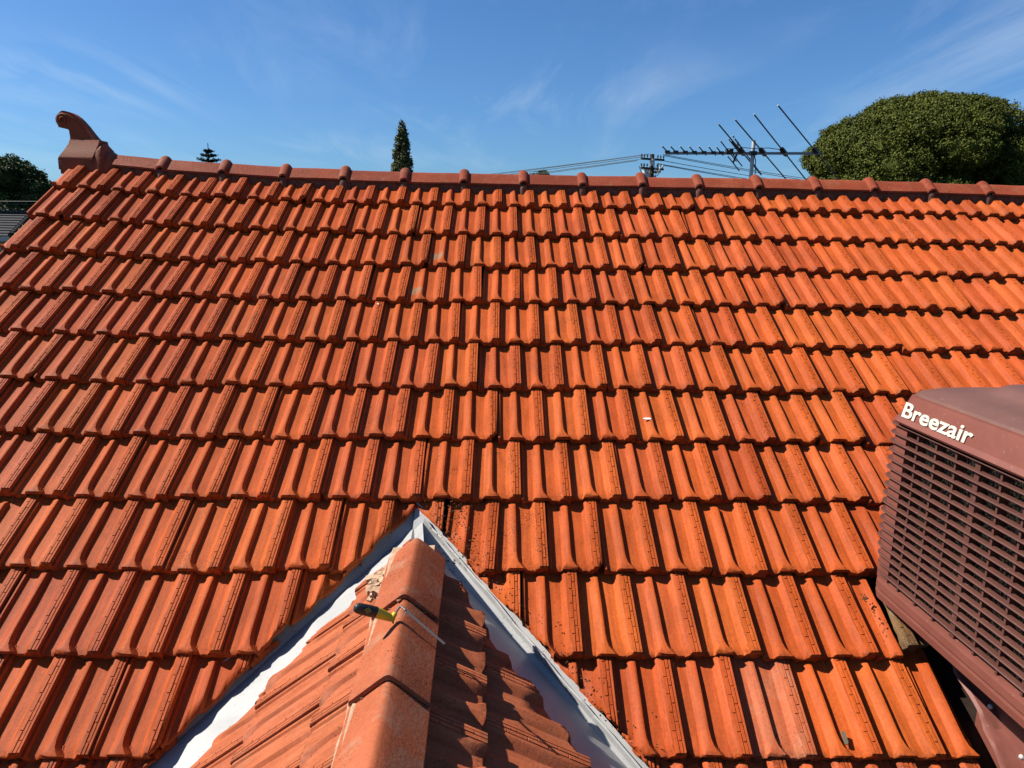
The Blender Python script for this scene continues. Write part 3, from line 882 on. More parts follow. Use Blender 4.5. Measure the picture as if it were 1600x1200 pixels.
# ------------------------------------------------------------------ evaporative cooler
aO = Vector((1.433, -2.347, -1.405))
ag = Vector((0.0432, -0.99907, 0)).normalized()       # along the visible face, towards the viewer
an = Vector((ag.y, -ag.x, 0))                          # outward normal of the visible face (to the left)
if an.x > 0: an = -an
ax = -an
LEN, WID = 1.08, 1.08
cooler = empty("evaporative_cooler", aO)
tag(cooler, "maroon evaporative cooler with louvred sides standing on the roof at right", "air cooler")
A_M = frame((0, 0, 0), ag, ax, Vector((0, 0, 1)))      # local: x along face, y inward, z up
def rrect(inset, z, rad, n=6, xo=0.0):
    """rounded rectangle loop, counter clockwise seen from above in local space"""
    x0, x1, y0, y1 = inset - xo, LEN-inset, inset, WID-inset
    pts = []
    for cx_, cy_, a0_ in ((x0+rad, y0+rad, 180), (x1-rad, y0+rad, 270), (x1-rad, y1-rad, 0), (x0+rad, y1-rad, 90)):
        for k in range(n+1):
            a = math.radians(a0_ + 90*k/n)
            pts.append(Vector((cx_ + rad*math.cos(a), cy_ + rad*math.sin(a), z)))
    return pts
# inner cabinet: pad block
bm = bmesh.new()
loft(bm, [rrect(.046, .005, .03), rrect(.046, .64, .03)])
bm_obj("cooling_pad", bm, M_PAD, cooler, matrix=A_M)
# bottom tray
bm = bmesh.new()
loft(bm, [rrect(.02, -.075, .05), rrect(.0, -.06, .06), rrect(-.004, -.035, .06), rrect(.006, -.033, .06), rrect(.006, -.022, .06), rrect(-.004, -.020, .06), rrect(-.004, .006, .06), rrect(.012, .012, .05)])
bm_obj("tray", bm, M_AC, cooler, matrix=A_M, smooth=30)
# louvre blades: sloped fins right round the body
NF, Z0f, PF = 18, .036, .0335
for k in range(NF):
    z = Z0f + k*PF
    bm = bmesh.new()
    xo = .042 - .03*max(0, 1 - k/4)
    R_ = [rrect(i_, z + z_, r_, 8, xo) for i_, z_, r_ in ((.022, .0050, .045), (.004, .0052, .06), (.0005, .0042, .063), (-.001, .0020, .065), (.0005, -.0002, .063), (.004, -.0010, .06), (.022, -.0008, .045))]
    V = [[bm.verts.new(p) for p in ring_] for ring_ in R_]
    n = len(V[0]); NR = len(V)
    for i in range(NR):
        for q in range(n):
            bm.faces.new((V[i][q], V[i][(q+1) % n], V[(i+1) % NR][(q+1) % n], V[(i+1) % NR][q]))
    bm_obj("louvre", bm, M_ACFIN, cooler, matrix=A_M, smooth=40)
# corner posts and mullions
def post(x0, x1, y0, y1, nm, par=cooler):
    bm = bmesh.new(); box(bm, ((x0+x1)/2, (y0+y1)/2, .325), (x1-x0, y1-y0, .63)); bm_obj(nm, bm, M_ACFIN, par, matrix=A_M)
for cx_, cy_ in ((0, 0), (1, 0), (1, 1), (0, 1)):
    bm = bmesh.new()
    fx = lambda v: (v - .030 if v < .07 else v) if cx_ == 0 else LEN - v
    fy = lambda v: v if cy_ == 0 else WID - v
    arc = [(fx(.011 + .045 - .045*math.cos(a)), fy(.011 + .045 - .045*math.sin(a))) for a in [math.pi/2*k/8 for k in range(9)]]
    arc = [(fx(.011), fy(.085))] + arc + [(fx(.080), fy(.011))]
    rings = [[Vector((x, y, z)) for x, y in arc + [(fx(.080), fy(.05)), (fx(.05), fy(.05)), (fx(.05), fy(.085))]] for z in (.01, .64)]
    loft(bm, rings)
    bm_obj("corner_post", bm, M_AC, cooler, matrix=A_M, smooth=40)
cols = []
x = .142
cnt = 0
while x < LEN - .09:
    cnt += 1
    wide = cnt % 4 == 0
    w_ = .022 if wide else .0085
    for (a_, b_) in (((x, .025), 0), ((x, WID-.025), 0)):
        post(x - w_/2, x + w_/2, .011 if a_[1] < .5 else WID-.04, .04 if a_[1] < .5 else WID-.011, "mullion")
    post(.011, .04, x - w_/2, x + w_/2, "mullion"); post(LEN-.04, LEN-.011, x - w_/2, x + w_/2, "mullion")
    x += .099
# lid: upright band, groove, shallow dome
bm = bmesh.new()
loft(bm, [rrect(.03, .628, .05), rrect(-.012, .622, .075), rrect(-.018, .630, .08), rrect(-.012, .640, .08), rrect(-.006, .645, .08), rrect(.010, .712, .085), rrect(.0135, .722, .085), rrect(.020, .724, .085), rrect(.020, .728, .085)], cap=False)
band = bm_obj("lid_band", bm, M_AC, cooler, matrix=A_M, smooth=30)
bm = bmesh.new()
R_ = loft(bm, [rrect(.020, .726, .085), rrect(.026, .737, .088), rrect(.060, .752, .095), rrect(.10, .762, .10), rrect(.15, .766, .11), rrect(.17, .776, .115), rrect(.19, .792, .12), rrect(.215, .798, .12), rrect(.30, .803, .11), rrect(.42, .806, .06)], cap=False)
bm.faces.new(R_[-1])
bm_obj("lid", bm, M_ACTOP, cooler, matrix=A_M, smooth=35)
# lettering on the band
fc = bpy.data.curves.new("lettering", 'FONT')
fc.body = "Breezair"; fc.size = 0.083; fc.extrude = 0.0014; fc.offset = 0.0016; fc.space_character = 1.0; fc.shear = 0.0
tmp = bpy.data.objects.new("lettering_tmp", fc); COL.objects.link(tmp)
dg = bpy.context.evaluated_depsgraph_get()
me = bpy.data.meshes.new_from_object(tmp.evaluated_get(dg))
bpy.data.objects.remove(tmp)
xs_ = [v.co.x for v in me.vertices]; w0, w1 = min(xs_), max(xs_)
hs = max(v.co.y for v in me.vertices)
for v in me.vertices:
    v.co.x = (v.co.x - w0)/(w1 - w0)*.352
    v.co.y = v.co.y/hs*.052
me.materials.clear(); me.materials.append(M_WHITE)
tilt = math.atan2(.016, .067)
tm = frame(Vector((.064, -.0065 - .0012, .650)), Vector((1, 0, 0)), Vector((0, math.sin(tilt), math.cos(tilt))), Vector((0, -math.cos(tilt), math.sin(tilt))))
lt = link_obj("lettering", me, band, matrix=tm)
lt['label'] = "raised cream letters reading Breezair"
# duct dropper below the tray and painted lead apron dressed over the tiles
bm = bmesh.new()
loft(bm, [rect(.30, .80, .26, .80, -.07), rect(.30, .80, .26, .80, -.85)])
bm_obj("dropper", bm, M_AC, cooler, matrix=A_M)
bm = bmesh.new()
rows_ = []
nu, nv = 46, 44
Ainv = Matrix.Translation(-aO)
for i in range(nv):
    row = []
    v = -3.02 - i*0.0275
    for j in range(nu):
        t = j/(nu-1)
        u = 1.635 + (-3.02 - v)*0.03 + 0.008*math.sin(v*21) + t*0.46
        wave = 0.009*(1 - abs(math.sin(u*math.pi/.105 + 1.5)))**2 + 0.010*mnoise.noise(Vector((u*14, v*14, 0))) + 0.004*mnoise.noise(Vector((u*45, v*40, 3))) - 0.013*(1 - abs(math.sin(v*math.pi/.17 + u*2.2)))**2.2 + 0.003*math.sin(v*37 + u*23)
        n_ = .042 + wave*(1 - .5*t) + .08*t*t
        if j == 0: n_ -= .008
        row.append(bm.verts.new(RM @ Vector((u, v, n_)) - aO))
    rows_.append(row)
for i in range(nv-1):
    for j in range(nu-1):
        bm.faces.new((rows_[i][j], rows_[i][j+1], rows_[i+1][j+1], rows_[i+1][j]))
apron = bm_obj("apron", bm, M_APRON, cooler, smooth=28)
for (u, v) in ((1.69, -3.20), (1.715, -3.36), (1.74, -3.52)):
    bm = bmesh.new(); bmesh.ops.create_uvsphere(bm, u_segments=8, v_segments=5, radius=.009)
    bm_obj("rivet", bm, M_GALV, apron, smooth=60, matrix=Matrix.Translation(RM @ Vector((u, v, .052)) - aO))

# ------------------------------------------------------------------ pointing tool lying across the gable ridge
gm = empty("gauging_trowel", gpt(1, .90, .02, .07))
tag(gm, "small trowel with black and yellow handle lying across the gable ridge", "trowel")
tO = gm.location.copy()
def ray_plane(px, py, al):
    d = Vector(RIGHT)*((px-800)/1110) + Vector(DOWN)*((py-600)/1110) + Vector(FWD)
    P = gA + gdir*al
    t = (P - CAM).dot(gdir)/d.dot(gdir)
    return CAM + d*t
HB = ray_plane(553.5, 949, 1.02); HM = ray_plane(588, 957, 1.0); HE = ray_plane(612, 966, .99); KN = ray_plane(618, 958, .985); CR = ray_plane(625.5, 946.5, .98)
TIP = ray_plane(695, 1006, 1.09)
def handle_seg(pts, radii, mat, name, flat=.72, par=gm):
    bm = bmesh.new()
    rings = []
    d = (pts[-1]-pts[0]).normalized(); a = d.cross(Vector((0, 0, 1))).normalized(); b = d.cross(a)
    for p, r_ in zip(pts, radii):
        rings.append([p - tO + a*(math.cos(2*math.pi*k/12)*r_*flat) + b*(math.sin(2*math.pi*k/12)*r_) for k in range(12)])
    loft(bm, rings)
    return bm_obj(name, bm, mat, par, smooth=50)
def along(a, b, ts): return [a + (b-a)*t for t in ts]
hsp = along(HB, HM, (0, .04, .15, .35, .7, 1.0))
grip = handle_seg(hsp, (.006, .011, .0145, .016, .0165, .0160), M_BLACK, "grip")
body = handle_seg(along(HM, HE, (0.0, .3, .7, 1.0)), (.0162, .0150, .0125, .0105), M_YELLOW, "handle")
bm = bmesh.new()
tube(bm, [HE - tO + Vector((0, 0, -.004)), HE.lerp(KN, .5) - tO, KN - tO + Vector((0, 0, .001))], .0085, 10, .0065)
bm_obj("collar", bm, M_YELLOW, gm, smooth=50)
bm = bmesh.new()
p0 = HE + (HE-HM)*.10 + Vector((0, 0, -.014))
tube(bm, [HE - tO, p0 - tO], .007, 8, .002)
bm_obj("hook", bm, M_YELLOW, gm, smooth=50)
# diamond mark on the grip
bm = bmesh.new()
d = (HM-HB).normalized(); toc = (CAM - HB).normalized(); b_ = toc.cross(d).normalized(); f_ = d.cross(b_).normalized()
if f_.dot(toc) < 0: f_ = -f_
cc = HB.lerp(HM, .52) + f_*.0152 - tO
for r0, r1 in ((.0075, .0058),):
    o4 = [cc + d*r0*1.25, cc + b_*r0, cc - d*r0*1.25, cc - b_*r0]; i4 = [cc + d*r1*1.2, cc + b_*r1, cc - d*r1*1.2, cc - b_*r1]
    vo = [bm.verts.new(p + f_*.001) for p in o4]; vi = [bm.verts.new(p + f_*.001) for p in i4]
    for k in range(4): bm.faces.new((vo[k], vo[(k+1) % 4], vi[(k+1) % 4], vi[k]))
vs4 = [bm.verts.new(cc + f_*.001 + d*x_*.0024 + b_*y_*.0024) for x_, y_ in ((1, 0), (0, 1), (-1, 0), (0, -1))]
bm.faces.new(vs4)
bm_obj("emblem", bm, M_YELLOW, grip)
bm = bmesh.new()
tube(bm, [KN - tO, CR.lerp(KN, .15) - tO, CR - tO, CR.lerp(TIP, .12) - tO], .0032, 8)
bm_obj("shank", bm, M_STEEL, gm, smooth=50)
bm = bmesh.new()
bd = (TIP-CR).normalized(); bw = gdir - bd*gdir.dot(bd); bw.normalize(); bn = bd.cross(bw).normalized()
bw = (bw*.75 + bn*.1).normalized()
L0 = CR + bd*.008
loft(bm, [[L0 - tO + bd*x_ + bw*w_ + bn*h_ for w_, h_ in ((-hw_, 0), (hw_, 0), (hw_, .0012), (-hw_, .0012))] for x_, hw_ in ((0, .0028), (.03, .0036), (.10, .0036), ((TIP-L0).length, .0032))])
bm_obj("blade", bm, M_STEEL, gm)

# ------------------------------------------------------------------ television antenna behind the ridge
ant = empty("television_antenna", (2.28, 1.9, -1.1))
tag(ant, "long grey roof television antenna with slanting rods on a mast behind the ridge", "antenna")
aT = ant.location.copy()
bm = bmesh.new(); tube(bm, [(0, 0, -.1), Vector((2.2895, 1.9, .705)) - aT], .017, 10); bm_obj("mast", bm, M_GALV, ant, smooth=60)
bm = bmesh.new()
b0, b1 = Vector((1.49, 1.9, .581)), Vector((2.89, 1.9, .601))
box(bm, (b0+b1)/2 - aT, ((b1-b0).length, .022, .022), Matrix.Rotation(-math.atan2(b1.z-b0.z, b1.x-b0.x), 3, 'Y'))
boom = bm_obj("boom", bm, M_ALU, ant)
bm = bmesh.new(); box(bm, Vector((2.285, 1.888, .592)) - aT, (.06, .05, .035)); bm_obj("mast_clamp", bm, M_BLACK, ant)
els = [((2.868, 1.9, .612), (-.573, -.5, .312), .95), ((2.571, 1.9, .610), (-.470, -.5, .240), .92), ((2.378, 1.9, .606), (-.432, -.5, .200), 1.0), ((2.185, 1.9, .606), (-.374, -.5, .160), 1.0)]
for c_, dv, fr in els:
    c_ = Vector(c_) - aT; dv = Vector(dv)
    bm = bmesh.new(); tube(bm, [c_ + dv, c_ - dv*fr], .0058, 8)
    e_ = bm_obj("element", bm, M_DARKROD, ant, smooth=60)
    bm = bmesh.new(); d_ = dv.normalized()
    tube(bm, [c_ + d_*.085, c_ + d_*.055, c_ - d_*.055, c_ - d_*.085], .022, 8, .022)
    bm.verts.ensure_lookup_table()
    n8 = 8
    for idx_ in (0, 3):
        ctr = sum((bm.verts[idx_*n8+k].co for k in range(n8)), Vector())/n8
        for k in range(n8): bm.verts[idx_*n8+k].co = ctr + (bm.verts[idx_*n8+k].co - ctr)*.35
    bm_obj("insulator", bm, M_BLACK, e_, smooth=50)
dv = Vector((-.052, -.06, .030))
for x_ in (1.503, 1.579, 1.666, 1.748, 1.835, 1.923, 1.993):
    c_ = Vector((x_, 1.9, .598)) - aT
    bm = bmesh.new(); tube(bm, [c_ + dv*1.25, c_ - dv*.75], .0055, 6); e_ = bm_obj("element", bm, M_DARKROD, ant, smooth=60)
    bm = bmesh.new(); box(bm, c_ + Vector((.004, 0, -.004)), (.042, .03, .022)); bm_obj("insulator", bm, M_BLACK, e_)
for c_, s in (((2.065, 1.9, .607), 2.4), ((2.11, 1.9, .655), 1.6), ((2.158, 1.9, .668), 2.0), ((2.14, 1.9, .635), 1.7), ((2.135, 1.9, .55), 2.0), ((2.118, 1.9, .502), 1.8), ((2.25, 1.9, .56), 4.2)):
    c_ = Vector(c_) - aT
    bm = bmesh.new(); tube(bm, [c_ + dv*s, c_ - dv*s], .0052, 6); bm_obj("element", bm, M_DARKROD, ant, smooth=60)
bm = bmesh.new(); tube(bm, [Vector((2.143, 1.9, .69)) - aT, Vector((2.15, 1.9, .60)) - aT, Vector((2.113, 1.9, .505)) - aT], .009, 6); bm_obj("reflector_arm", bm, M_BLACK, ant, smooth=60)
bm = bmesh.new(); box(bm, Vector((2.072, 1.9, .604)) - aT, (.06, .05, .05)); bm_obj("dipole_box", bm, M_BLACK, ant)
bm = bmesh.new()
tube(bm, [Vector(p) - aT for p in ((2.08, 1.89, .625), (2.18, 1.885, .640), (2.30, 1.885, .632), (2.42, 1.885, .640), (2.56, 1.89, .625))], .0035, 6)
tube(bm, [Vector(p) - aT for p in ((2.29, 1.88, .60), (2.312, 1.88, .53), (2.318, 1.88, .43), (2.305, 1.88, .2))], .004, 6)
bm_obj("cable", bm, M_BLACK, ant, smooth=60)

# ------------------------------------------------------------------ power pole and wires
pole = empty("power_pole", (10.15, 45, GZ))
tag(pole, "dark timber power pole top with crossarms and insulators poking above the ridge", "power pole")
pT = pole.location.copy()
bm = bmesh.new(); tube(bm, [(0, 0, 0), (0, 0, 10.3)], .21, 12, .15); bm_obj("shaft", bm, M_WOODPOLE, pole, smooth=60)
arms = []
for zz, hl, ang in ((9.95, .95, 25), (9.35, 1.0, 30), (9.1, .8, -60)):
    bm = bmesh.new(); a = math.radians(ang)
    box(bm, (0, -.2, zz), (2*hl, .12, .13), Matrix.Rotation(a, 3, 'Z'))
    arm = bm_obj("crossarm", bm, M_WOODPOLE, pole)
    for t in (-.95, -.7, -.45, .45, .7, .95):
        c_ = Vector((math.cos(a)*hl*t, -.2 + math.sin(a)*hl*t, zz + .065))
        bm = bmesh.new(); loft(bm, [[c_ + Vector((math.cos(k*math.pi/4)*r_, math.sin(k*math.pi/4)*r_, z_)) for k in range(8)] for r_, z_ in ((.025, 0), (.025, .08), (.06, .09), (.06, .13), (.035, .15), (.055, .17), (.03, .24))])
        bm_obj("insulator", bm, M_CERAMIC if jr.random() < .35 else M_BLACK, arm)
for (x_, z_, r_, h_, m_) in ((-.02, 9.75, .17, .45, M_CERAMIC), (-.5, 9.05, .2, .5, M_GALV), (-.28, 8.7, .16, .6, M_GALV)):
    bm = bmesh.new(); tube(bm, [(x_, -.3, z_ - h_/2), (x_, -.3, z_ - h_*.4), (x_, -.3, z_ + h_*.4), (x_, -.3, z_ + h_/2)], r_, 12, r_*.9); bm_obj("cable_box", bm, m_, pole, smooth=50)
for k in range(7):
    bm = bmesh.new()
    x_ = -.9 + k*.27
    tube(bm, [(x_, -.25, 9.5 + .1*(k % 2)), (x_*.8 - .05, -.3, 9.15), (x_*.5, -.3, 8.9), (0, -.25, 8.75)], .022, 6); bm_obj("jumper_cable", bm, M_WIRE, pole, smooth=60)
bm = bmesh.new(); tube(bm, [(.05, -.2, 9.0), (.9, -.6, 8.1), (1.9, -1.2, 7.0)], .03, 6); bm_obj("stay", bm, M_WIRE, pole, smooth=60)
def wire(a, b, dip, label, r=.012, group="overhead power wires"):
    a, b = Vector(a), Vector(b)
    bm = bmesh.new()
    tube(bm, [a.lerp(b, k/16) + Vector((0, 0, -dip*4*(k/16)*(1-k/16))) for k in range(17)], r, 5)
    return tag(bm_obj("power_wire", bm, M_WIRE, smooth=60), label, "power wire", group)
for k, (p, z) in enumerate((((9.95, 44.9, 5.10), 0), ((9.60, 44.7, 5.02), -.12), ((9.50, 44.7, 4.90), -.22), ((9.20, 44.5, 4.70), -.42), ((9.05, 44.5, 4.62), -.55))):
    wire(p, (-31, 112 + k, 6.2 + z*1.5), .5, "overhead wire running left from the power pole, %s from the top" % ("first", "second", "third", "fourth", "fifth")[k], .022)
for k, (p, z) in enumerate((((10.9, 45.1, 5.10), 0), ((11.0, 45.1, 5.02), -.12), ((10.85, 45.2, 4.72), -.30), ((10.55, 45.2, 4.52), -.42), ((10.6, 45.2, 4.47), -.55))):
    wire(p, (54, 80 + k, 4.7 + z*1.3), .4, "overhead wire running right from the power pole, %s from the top" % ("first", "second", "third", "fourth", "fifth")[k], .022)
for k, (z0_, z1_) in enumerate(((.545, .60), (.485, .50), (.36, .375), (.30, .32))):
    wire((-30, 16, z0_ - .1), (6, 16.2, z1_ + .25), .12, "overhead wire in front of the dark trees at the left edge, %s from the top" % ("first", "second", "third", "fourth")[k], .008, "overhead wires at the left edge")

# ------------------------------------------------------------------ trees
def leaves(name, P, Nn, size, mat, parent, elong=1.7, tilt=0.8):
    """quads at points P facing roughly Nn"""
    n = len(P)
    nv = Nn + rng.normal(0, tilt, (n, 3)); nv /= np.linalg.norm(nv, axis=1)[:, None]
    ref = rng.normal(0, 1, (n, 3)); a = np.cross(nv, ref); a /= np.linalg.norm(a, axis=1)[:, None]
    b = np.cross(nv, a)
    s = size*rng.uniform(.6, 1.3, (n, 1))
    V = np.empty((n, 4, 3))
    V[:, 0] = P - a*s*elong*.5; V[:, 2] = P + a*s*elong*.5
    V[:, 1] = P + b*s*.5 + nv*s*.12; V[:, 3] = P - b*s*.5 + nv*s*.12
    me = bpy.data.meshes.new(name)
    me.vertices.add(n*4); me.vertices.foreach_set("co", V.reshape(-1))
    me.loops.add(n*4); me.loops.foreach_set("vertex_index", np.arange(n*4, dtype=np.int32))
    me.polygons.add(n); me.polygons.foreach_set("loop_start", np.arange(0, n*4, 4, dtype=np.int32)); me.polygons.foreach_set("loop_total", np.full(n, 4, dtype=np.int32))
    me.update(calc_edges=True)
    return link_obj(name, me, parent, mat)
def tufts(lumps, per_area, tuft_r, per_tuft, zmin=None):
    P, Q = [], []
    for c_, r_ in lumps:
        c_, r_ = np.array(c_), np.array(r_)
        area = 4*math.pi*((r_[0]*r_[1])**1.6 + (r_[0]*r_[2])**1.6 + (r_[1]*r_[2])**1.6)**(1/1.6)/3**(1/1.6)
        n = max(3, int(area*per_area))
        d = rng.normal(0, 1, (n, 3)); d /= np.linalg.norm(d, axis=1)[:, None]
        p = c_ + d*r_*rng.uniform(.86, 1.04, (n, 1))
        nn_ = d/r_; nn_ /= np.linalg.norm(nn_, axis=1)[:, None]
        keep = np.ones(n, bool)
        for c2, r2 in lumps:       # drop those deep inside another lump
            if np.allclose(c2, c_): continue
            q = (((p - np.array(c2))/np.array(r2))**2).sum(1)
            keep &= q > .5
        p, nn_ = p[keep], nn_[keep]
        off = rng.normal(0, 1, (len(p), per_tuft, 3)); off /= np.linalg.norm(off, axis=2)[..., None]
        rad = tuft_r*rng.uniform(.25, 1.0, (len(p), per_tuft, 1))*rng.uniform(.6, 1.25, (len(p), 1, 1))
        pts = p[:, None, :] + off*rad + nn_[:, None, :]*tuft_r*.35
        P.append(pts.reshape(-1, 3)); Q.append((off*.9 + nn_[:, None, :]*.6).reshape(-1, 3))
    P, Q = np.concatenate(P), np.concatenate(Q)
    if zmin is not None:
        k = P[:, 2] > zmin; P, Q = P[k], Q[k]
    return P, Q/np.linalg.norm(Q, axis=1)[:, None]
def core(name, lumps, mat, parent, shrink=.74):
    bm = bmesh.new()
    for c_, r_ in lumps:
        bmesh.ops.create_icosphere(bm, subdivisions=2, radius=1.0, matrix=Matrix.Translation(c_) @ Matrix.Diagonal((r_[0]*shrink, r_[1]*shrink, r_[2]*shrink, 1)))
    return bm_obj(name, bm, mat, parent, smooth=60)
def tree(name, label, base, lumps, leaf, size, per_area, tuft_r, per_tuft, trunk_r, limbs=5, group=None, cat="tree", with_core=True, tilt=.8):
    root = empty(name, base); tag(root, label, cat, group)
    base = Vector(base)
    lum = [((c_[0]-base.x, c_[1]-base.y, c_[2]-base.z), r_) for c_, r_ in lumps]
    zmid = sum(l[0][2] for l in lum)/len(lum)
    bm = bmesh.new(); tube(bm, [(0, 0, -.1), (.05, .03, zmid*.35), (0.02, 0, zmid*.75)], trunk_r, 10, trunk_r*.6)
    tr = bm_obj("trunk", bm, M_BARK, root, smooth=60)
    for k in range(min(limbs, len(lum))):
        c_ = Vector(lum[(k*7) % len(lum)][0])
        bm = bmesh.new(); s_ = Vector((0, 0, zmid*.5)); tube(bm, [s_, s_.lerp(c_, .5) + Vector((0, 0, .2)), c_], trunk_r*.5, 7, trunk_r*.14); bm_obj("limb", bm, M_BARK, tr, smooth=60)
    P, Q = tufts(lum, per_area, tuft_r, per_tuft)
    cr = leaves("crown", P, Q, size, leaf, root, tilt=tilt)
    if with_core: core("inner_crown", lum, leaf, cr)
    return root
# big clipped looking tree at the right
def dome_lumps(c_, R, n, lr, zlo=-.35, seed=1):
    r_ = np.random.default_rng(seed)
    out_ = [(tuple(c_), (R[0]*.76, R[1]*.76, R[2]*.76))]
    k = 0
    while k < n:
        d = r_.normal(0, 1, 3); d /= np.linalg.norm(d)
        if d[2] < zlo: continue
        s = lr*r_.uniform(.55, 1.3)
        out_.append((tuple(np.array(c_) + d*(np.array(R) - s*.48)), (s*1.15, s*1.1, s*.66)))
        k += 1
    return out_
lumps = dome_lumps((15.6, 22.5, 1.62), (4.0, 3.5, 3.15), 95, .95, seed=3)
lumps += dome_lumps((13.2, 21.6, 1.2), (1.9, 2.0, 1.5), 14, .7, seed=4) + dome_lumps((18.0, 23.0, 1.3), (2.3, 2.2, 2.0), 16, .8, seed=6)
tree("broad_tree", "big dense round topped dark green tree beyond the ridge at right", (15.75, 22.5, GZ), lumps, M_LEAF_BIG, .043, 40, .15, 24, .35)
lumps = dome_lumps((23.2, 26.5, 2.3), (2.4, 2.4, 2.4), 24, .8, seed=8)
tree("broad_tree", "smaller green tree behind the big round tree at the right edge", (23.2, 26.5, GZ), lumps, M_LEAF_BIG, .085, 16, .22, 14, .28)
# poplar
lumps = []
pr = np.random.default_rng(5)
for k in range(26):
    t = k/25
    z = 2.0 + 6.45*t
    w_ = 1.12*(1 - t)**.6*(1 if t > .12 else .9) + .10
    a = pr.uniform(0, 6.28)
    lumps.append(((-8.72 + math.cos(a)*w_*.38 + .10*t, 60 + math.sin(a)*w_*.38, z), (w_*.55, w_*.55, .62)))
tree("poplar_tree", "tall narrow poplar standing far beyond the middle of the ridge", (-8.72, 60, GZ), lumps, M_LEAF_POP, .12, 26, .26, 14, .22, with_core=False)
# Norfolk pine tip: whorled layers
root = empty("norfolk_pine", (-25.4, 60, GZ)); tag(root, "tip of a dark tiered pine just above the ridge right of the finial", "tree")
bm = bmesh.new(); tube(bm, [(0, 0, 0), (0, 0, 12.2)], .3, 8, .03); bm_obj("trunk", bm, M_BARK, root, smooth=60)
P, Q = [], []
for z, rad in ((11.55, .34), (11.15, .66), (10.72, .95), (10.2, 1.3), (9.6, 1.6), (9.0, 1.9)):
    for k in range(11):
        a = 2*math.pi*k/11 + z
        for q in range(60):
            t = rng.uniform(.05, 1)
            P.append((math.cos(a)*rad*t + rng.normal(0, .06), math.sin(a)*rad*t + rng.normal(0, .06), z + .22*t*t*rad - .05 + rng.normal(0, .045)))
            Q.append((0, 0, 1))
leaves("branches", np.array(P), np.array(Q, float), .10, M_LEAF_PINE, root)
# low tree top behind the ridge, mid right
lumps = dome_lumps((3.4, 62, 4.15), (1.25, 1.2, 1.05), 10, .5, seed=12)
tree("distant_tree", "small tree top just showing above the ridge right of the poplar", (3.4, 62, GZ), lumps, M_LEAF_DARK, .14, 9, .25, 10, .2)
# trees at the left edge
lumps = dome_lumps((-20.3, 25.5, .55), (1.55, 1.6, 2.0), 24, .5, seed=14) + dome_lumps((-18.95, 25.2, .0), (.85, 1.0, 1.75), 12, .42, seed=15)
tree("garden_tree", "tallest dark green tree at the left edge above the grey roof", (-20.4, 25.5, GZ), lumps, M_LEAF_DARK, .07, 24, .20, 18, .2)
lumps = dome_lumps((-18.25, 26.0, .0), (.62, .8, 1.55), 12, .42, seed=16)
tree("garden_tree", "shorter green tree beside the roof edge below the finial", (-18.5, 26.2, GZ), lumps, M_LEAF_DARK, .10, 16, .2, 12, .15)
lumps = dome_lumps((-18.6, 23.6, -1.0), (2.9, 1.0, 1.25), 22, .5, zlo=-.6, seed=18)
tree("hedge_shrub", "dark hedge below the left trees behind the grey roof", (-18.6, 23.6, GZ), lumps, M_LEAF_DARK, .09, 16, .2, 12, .1, cat="shrub")
lumps = dome_lumps((-15.75, 19.5, -.75), (.35, .35, .75), 6, .18, seed=19)
tree("garden_shrub", "small yellow green shrub at the right end of the grey roof", (-15.75, 19.5, GZ), lumps, M_LEAF_GOLD, .06, 26, .12, 12, .05, cat="shrub")

# ------------------------------------------------------------------ neighbour's house at the left edge
nb = empty("neighbour_house", (-19.5, 22.0, GZ)); tag(nb, "neighbouring house with a grey tiled hip roof at the left edge", "house")
nT = nb.location.copy()
x0, x1, y0, y1, ze, zr = -24.0, -16.1, 19.3, 24.5, -.52, .25
bm = bmesh.new(); box(bm, Vector(((x0+x1)/2 - .0, (y0+y1)/2, (GZ+ze)/2)) - nT, (x1-x0-.6, y1-y0-.6, ze-GZ)); bm_obj("wall", bm, M_NBWALL, nb)
yr = (y0+y1)/2
bm = bmesh.new()
NB_R = 9
prev = None
hip = .85
for k in range(NB_R):
    t0_, t1_ = k/NB_R, (k+1)/NB_R
    def rg(t, lift): return [Vector((x0 + hip*t, y0 + (yr-y0)*t, ze + (zr-ze)*t + lift)) - nT, Vector((x1 - hip*t, y0 + (yr-y0)*t, ze + (zr-ze)*t + lift)) - nT, Vector((x1 - hip*t, y1 - (y1-yr)*t, ze + (zr-ze)*t + lift)) - nT, Vector((x0 + hip*t, y1 - (y1-yr)*t, ze + (zr-ze)*t + lift)) - nT]
    a_, b_ = rg(t0_, .035), rg(t1_ if k < NB_R-1 else .999, .0)
    base_ = rg(t0_, 0)
    loft(bm, [base_, a_, b_], cap=False)
nroof = bm_obj("roof", bm, M_NBROOF, nb)
for k in range(14):
    t0_, t1_ = k/14, (k+1)/14 - .008
    p0 = Vector((x1 - hip*t0_, y0 + (yr-y0)*t0_, ze + (zr-ze)*t0_ + .05)) - nT; p1 = Vector((x1 - hip*t1_, y0 + (yr-y0)*t1_, ze + (zr-ze)*t1_ + .04)) - nT
    bm = bmesh.new(); tube(bm, [p0, p1], .095, 8, .08); bm_obj("hip_tile", bm, M_NBROOF, nroof, smooth=60)
bm = bmesh.new(); box(bm, Vector(((x0+x1)/2, yr, zr + .03)) - nT, (x1-x0-2*hip, .2, .12)); bm_obj("ridge", bm, M_NBROOF, nroof)
bm = bmesh.new(); box(bm, Vector(((x0+x1)/2, y0 - .02, ze - .08)) - nT, (x1-x0, .06, .15)); bm_obj("fascia", bm, M_FASCIA, nb)

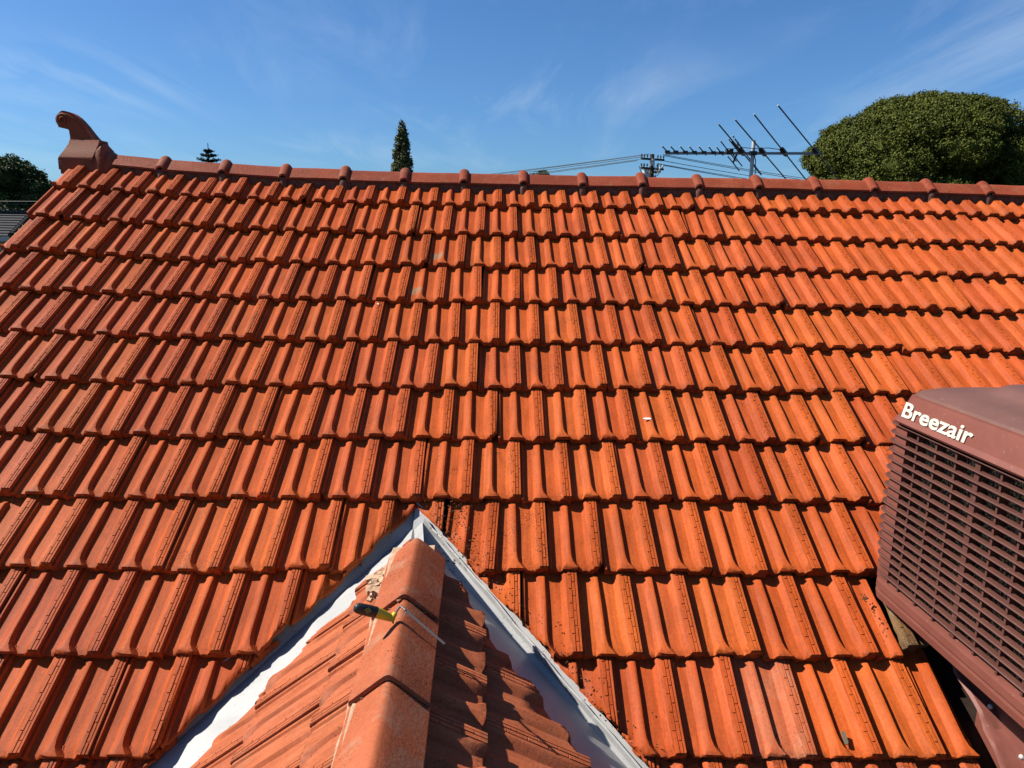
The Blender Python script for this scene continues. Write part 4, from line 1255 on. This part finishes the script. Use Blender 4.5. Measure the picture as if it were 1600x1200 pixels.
# ------------------------------------------------------------------ litter on the tiles
def litter(name, label, pts, mat, smin, smax, seed):
    r_ = random.Random(seed)
    bm = bmesh.new()
    for p in pts:
        s = r_.uniform(smin, smax)
        Rm = Matrix.Rotation(r_.uniform(0, 6.3), 3, 'Z') @ Matrix.Rotation(r_.uniform(-.5, .5), 3, 'X')
        box(bm, p, (s*r_.uniform(.8, 2.2), s, s*.45), RM @ Rm)
    o = bm_obj(name, bm, mat)
    return tag(o, label, "leaf litter", kind='stuff')
lp = []
r_ = random.Random(21)
for _ in range(150):
    t = r_.random()
    b = Vector((A_R[0] + (B_R[0]-A_R[0])*t, A_R[1] + (B_R[1]-A_R[1])*t))
    lp.append(RM @ Vector((b.x + abs(r_.gauss(0, .06)) + .0, b.y + r_.gauss(0, .02), .036 + .02*r_.random())))
for _ in range(120):
    lp.append(RM @ Vector((-.18 + r_.gauss(0, .05), -2.44 + r_.gauss(0, .08), .022 + r_.uniform(0, .02))))
litter("leaf_litter", "dark leaf litter and grit along the tile edge right of the valley", lp, M_TWIG, .0016, .0045, 1)
lp = []
for _ in range(150):
    lp.append(RM @ Vector((-.20 + r_.gauss(0, .055) + .0, -2.62 + r_.gauss(0, .075), -.012 + r_.uniform(0, .012))))
litter("valley_debris", "black specks of debris lying in the right valley metal", lp, M_TWIG, .0016, .005, 2)
def scrap(u, v, n, pts, label):
    bm = bmesh.new()
    a = [bm.verts.new(RM @ Vector((x_, y_, 0))) for x_, y_ in pts]; b = [bm.verts.new(RM @ Vector((x_, y_, .003))) for x_, y_ in pts]
    bm.faces.new(a[::-1]); bm.faces.new(b)
    for k in range(len(pts)): bm.faces.new((a[k], a[(k+1) % len(pts)], b[(k+1) % len(pts)], b[k]))
    o = bm_obj("mortar_scrap", bm, M_SCRAP, matrix=Matrix.Translation(RM @ Vector((u, v, n))))
    tag(o, label, "scrap")
scrap(.695, -1.885, .046, ((-.02, 0), (-.005, .006), (.018, .006), (.022, -.004), (.0, -.006)), "larger white mortar scrap lying on a tile halfway between gable peak and cooler")

scrap(-.67, -1.055, .046, ((-.007, 0), (-.001, .006), (.006, .003), (.005, -.004)), "small white speck of mortar on the fourth tile course left of the middle")
def fleck_points(u, v, n, su, sv, h):
    r_ = random.Random(int(abs(u*1000 + v*77)))
    return [RM @ Vector((u + r_.gauss(0, su), v + r_.gauss(0, sv), h + r_.uniform(-.004, .006))) for _ in range(n)]
litter("leaf_litter", "dark crumbs of dead leaf on the tile beside the cooler's lower corner", fleck_points(1.405, -2.80, 16, .006, .009, .050) + fleck_points(1.425, -2.90, 9, .010, .025, .048), M_TWIG, .002, .006, 5)
bm = bmesh.new(); box(bm, (0, 0, 0), (.009, .040, .006)); box(bm, (.0055, .001, .001), (.003, .036, .005))
st_ = bm_obj("twig", bm, simple("grey_stick", (0.10, 0.085, 0.06), 0.9, 0.1), matrix=Matrix.Translation(RM @ Vector((1.155, -3.30, .046))) @ RM.to_4x4())
tag(st_, "short grey stick lying on a tile near the bottom edge right of the valley", "stick")
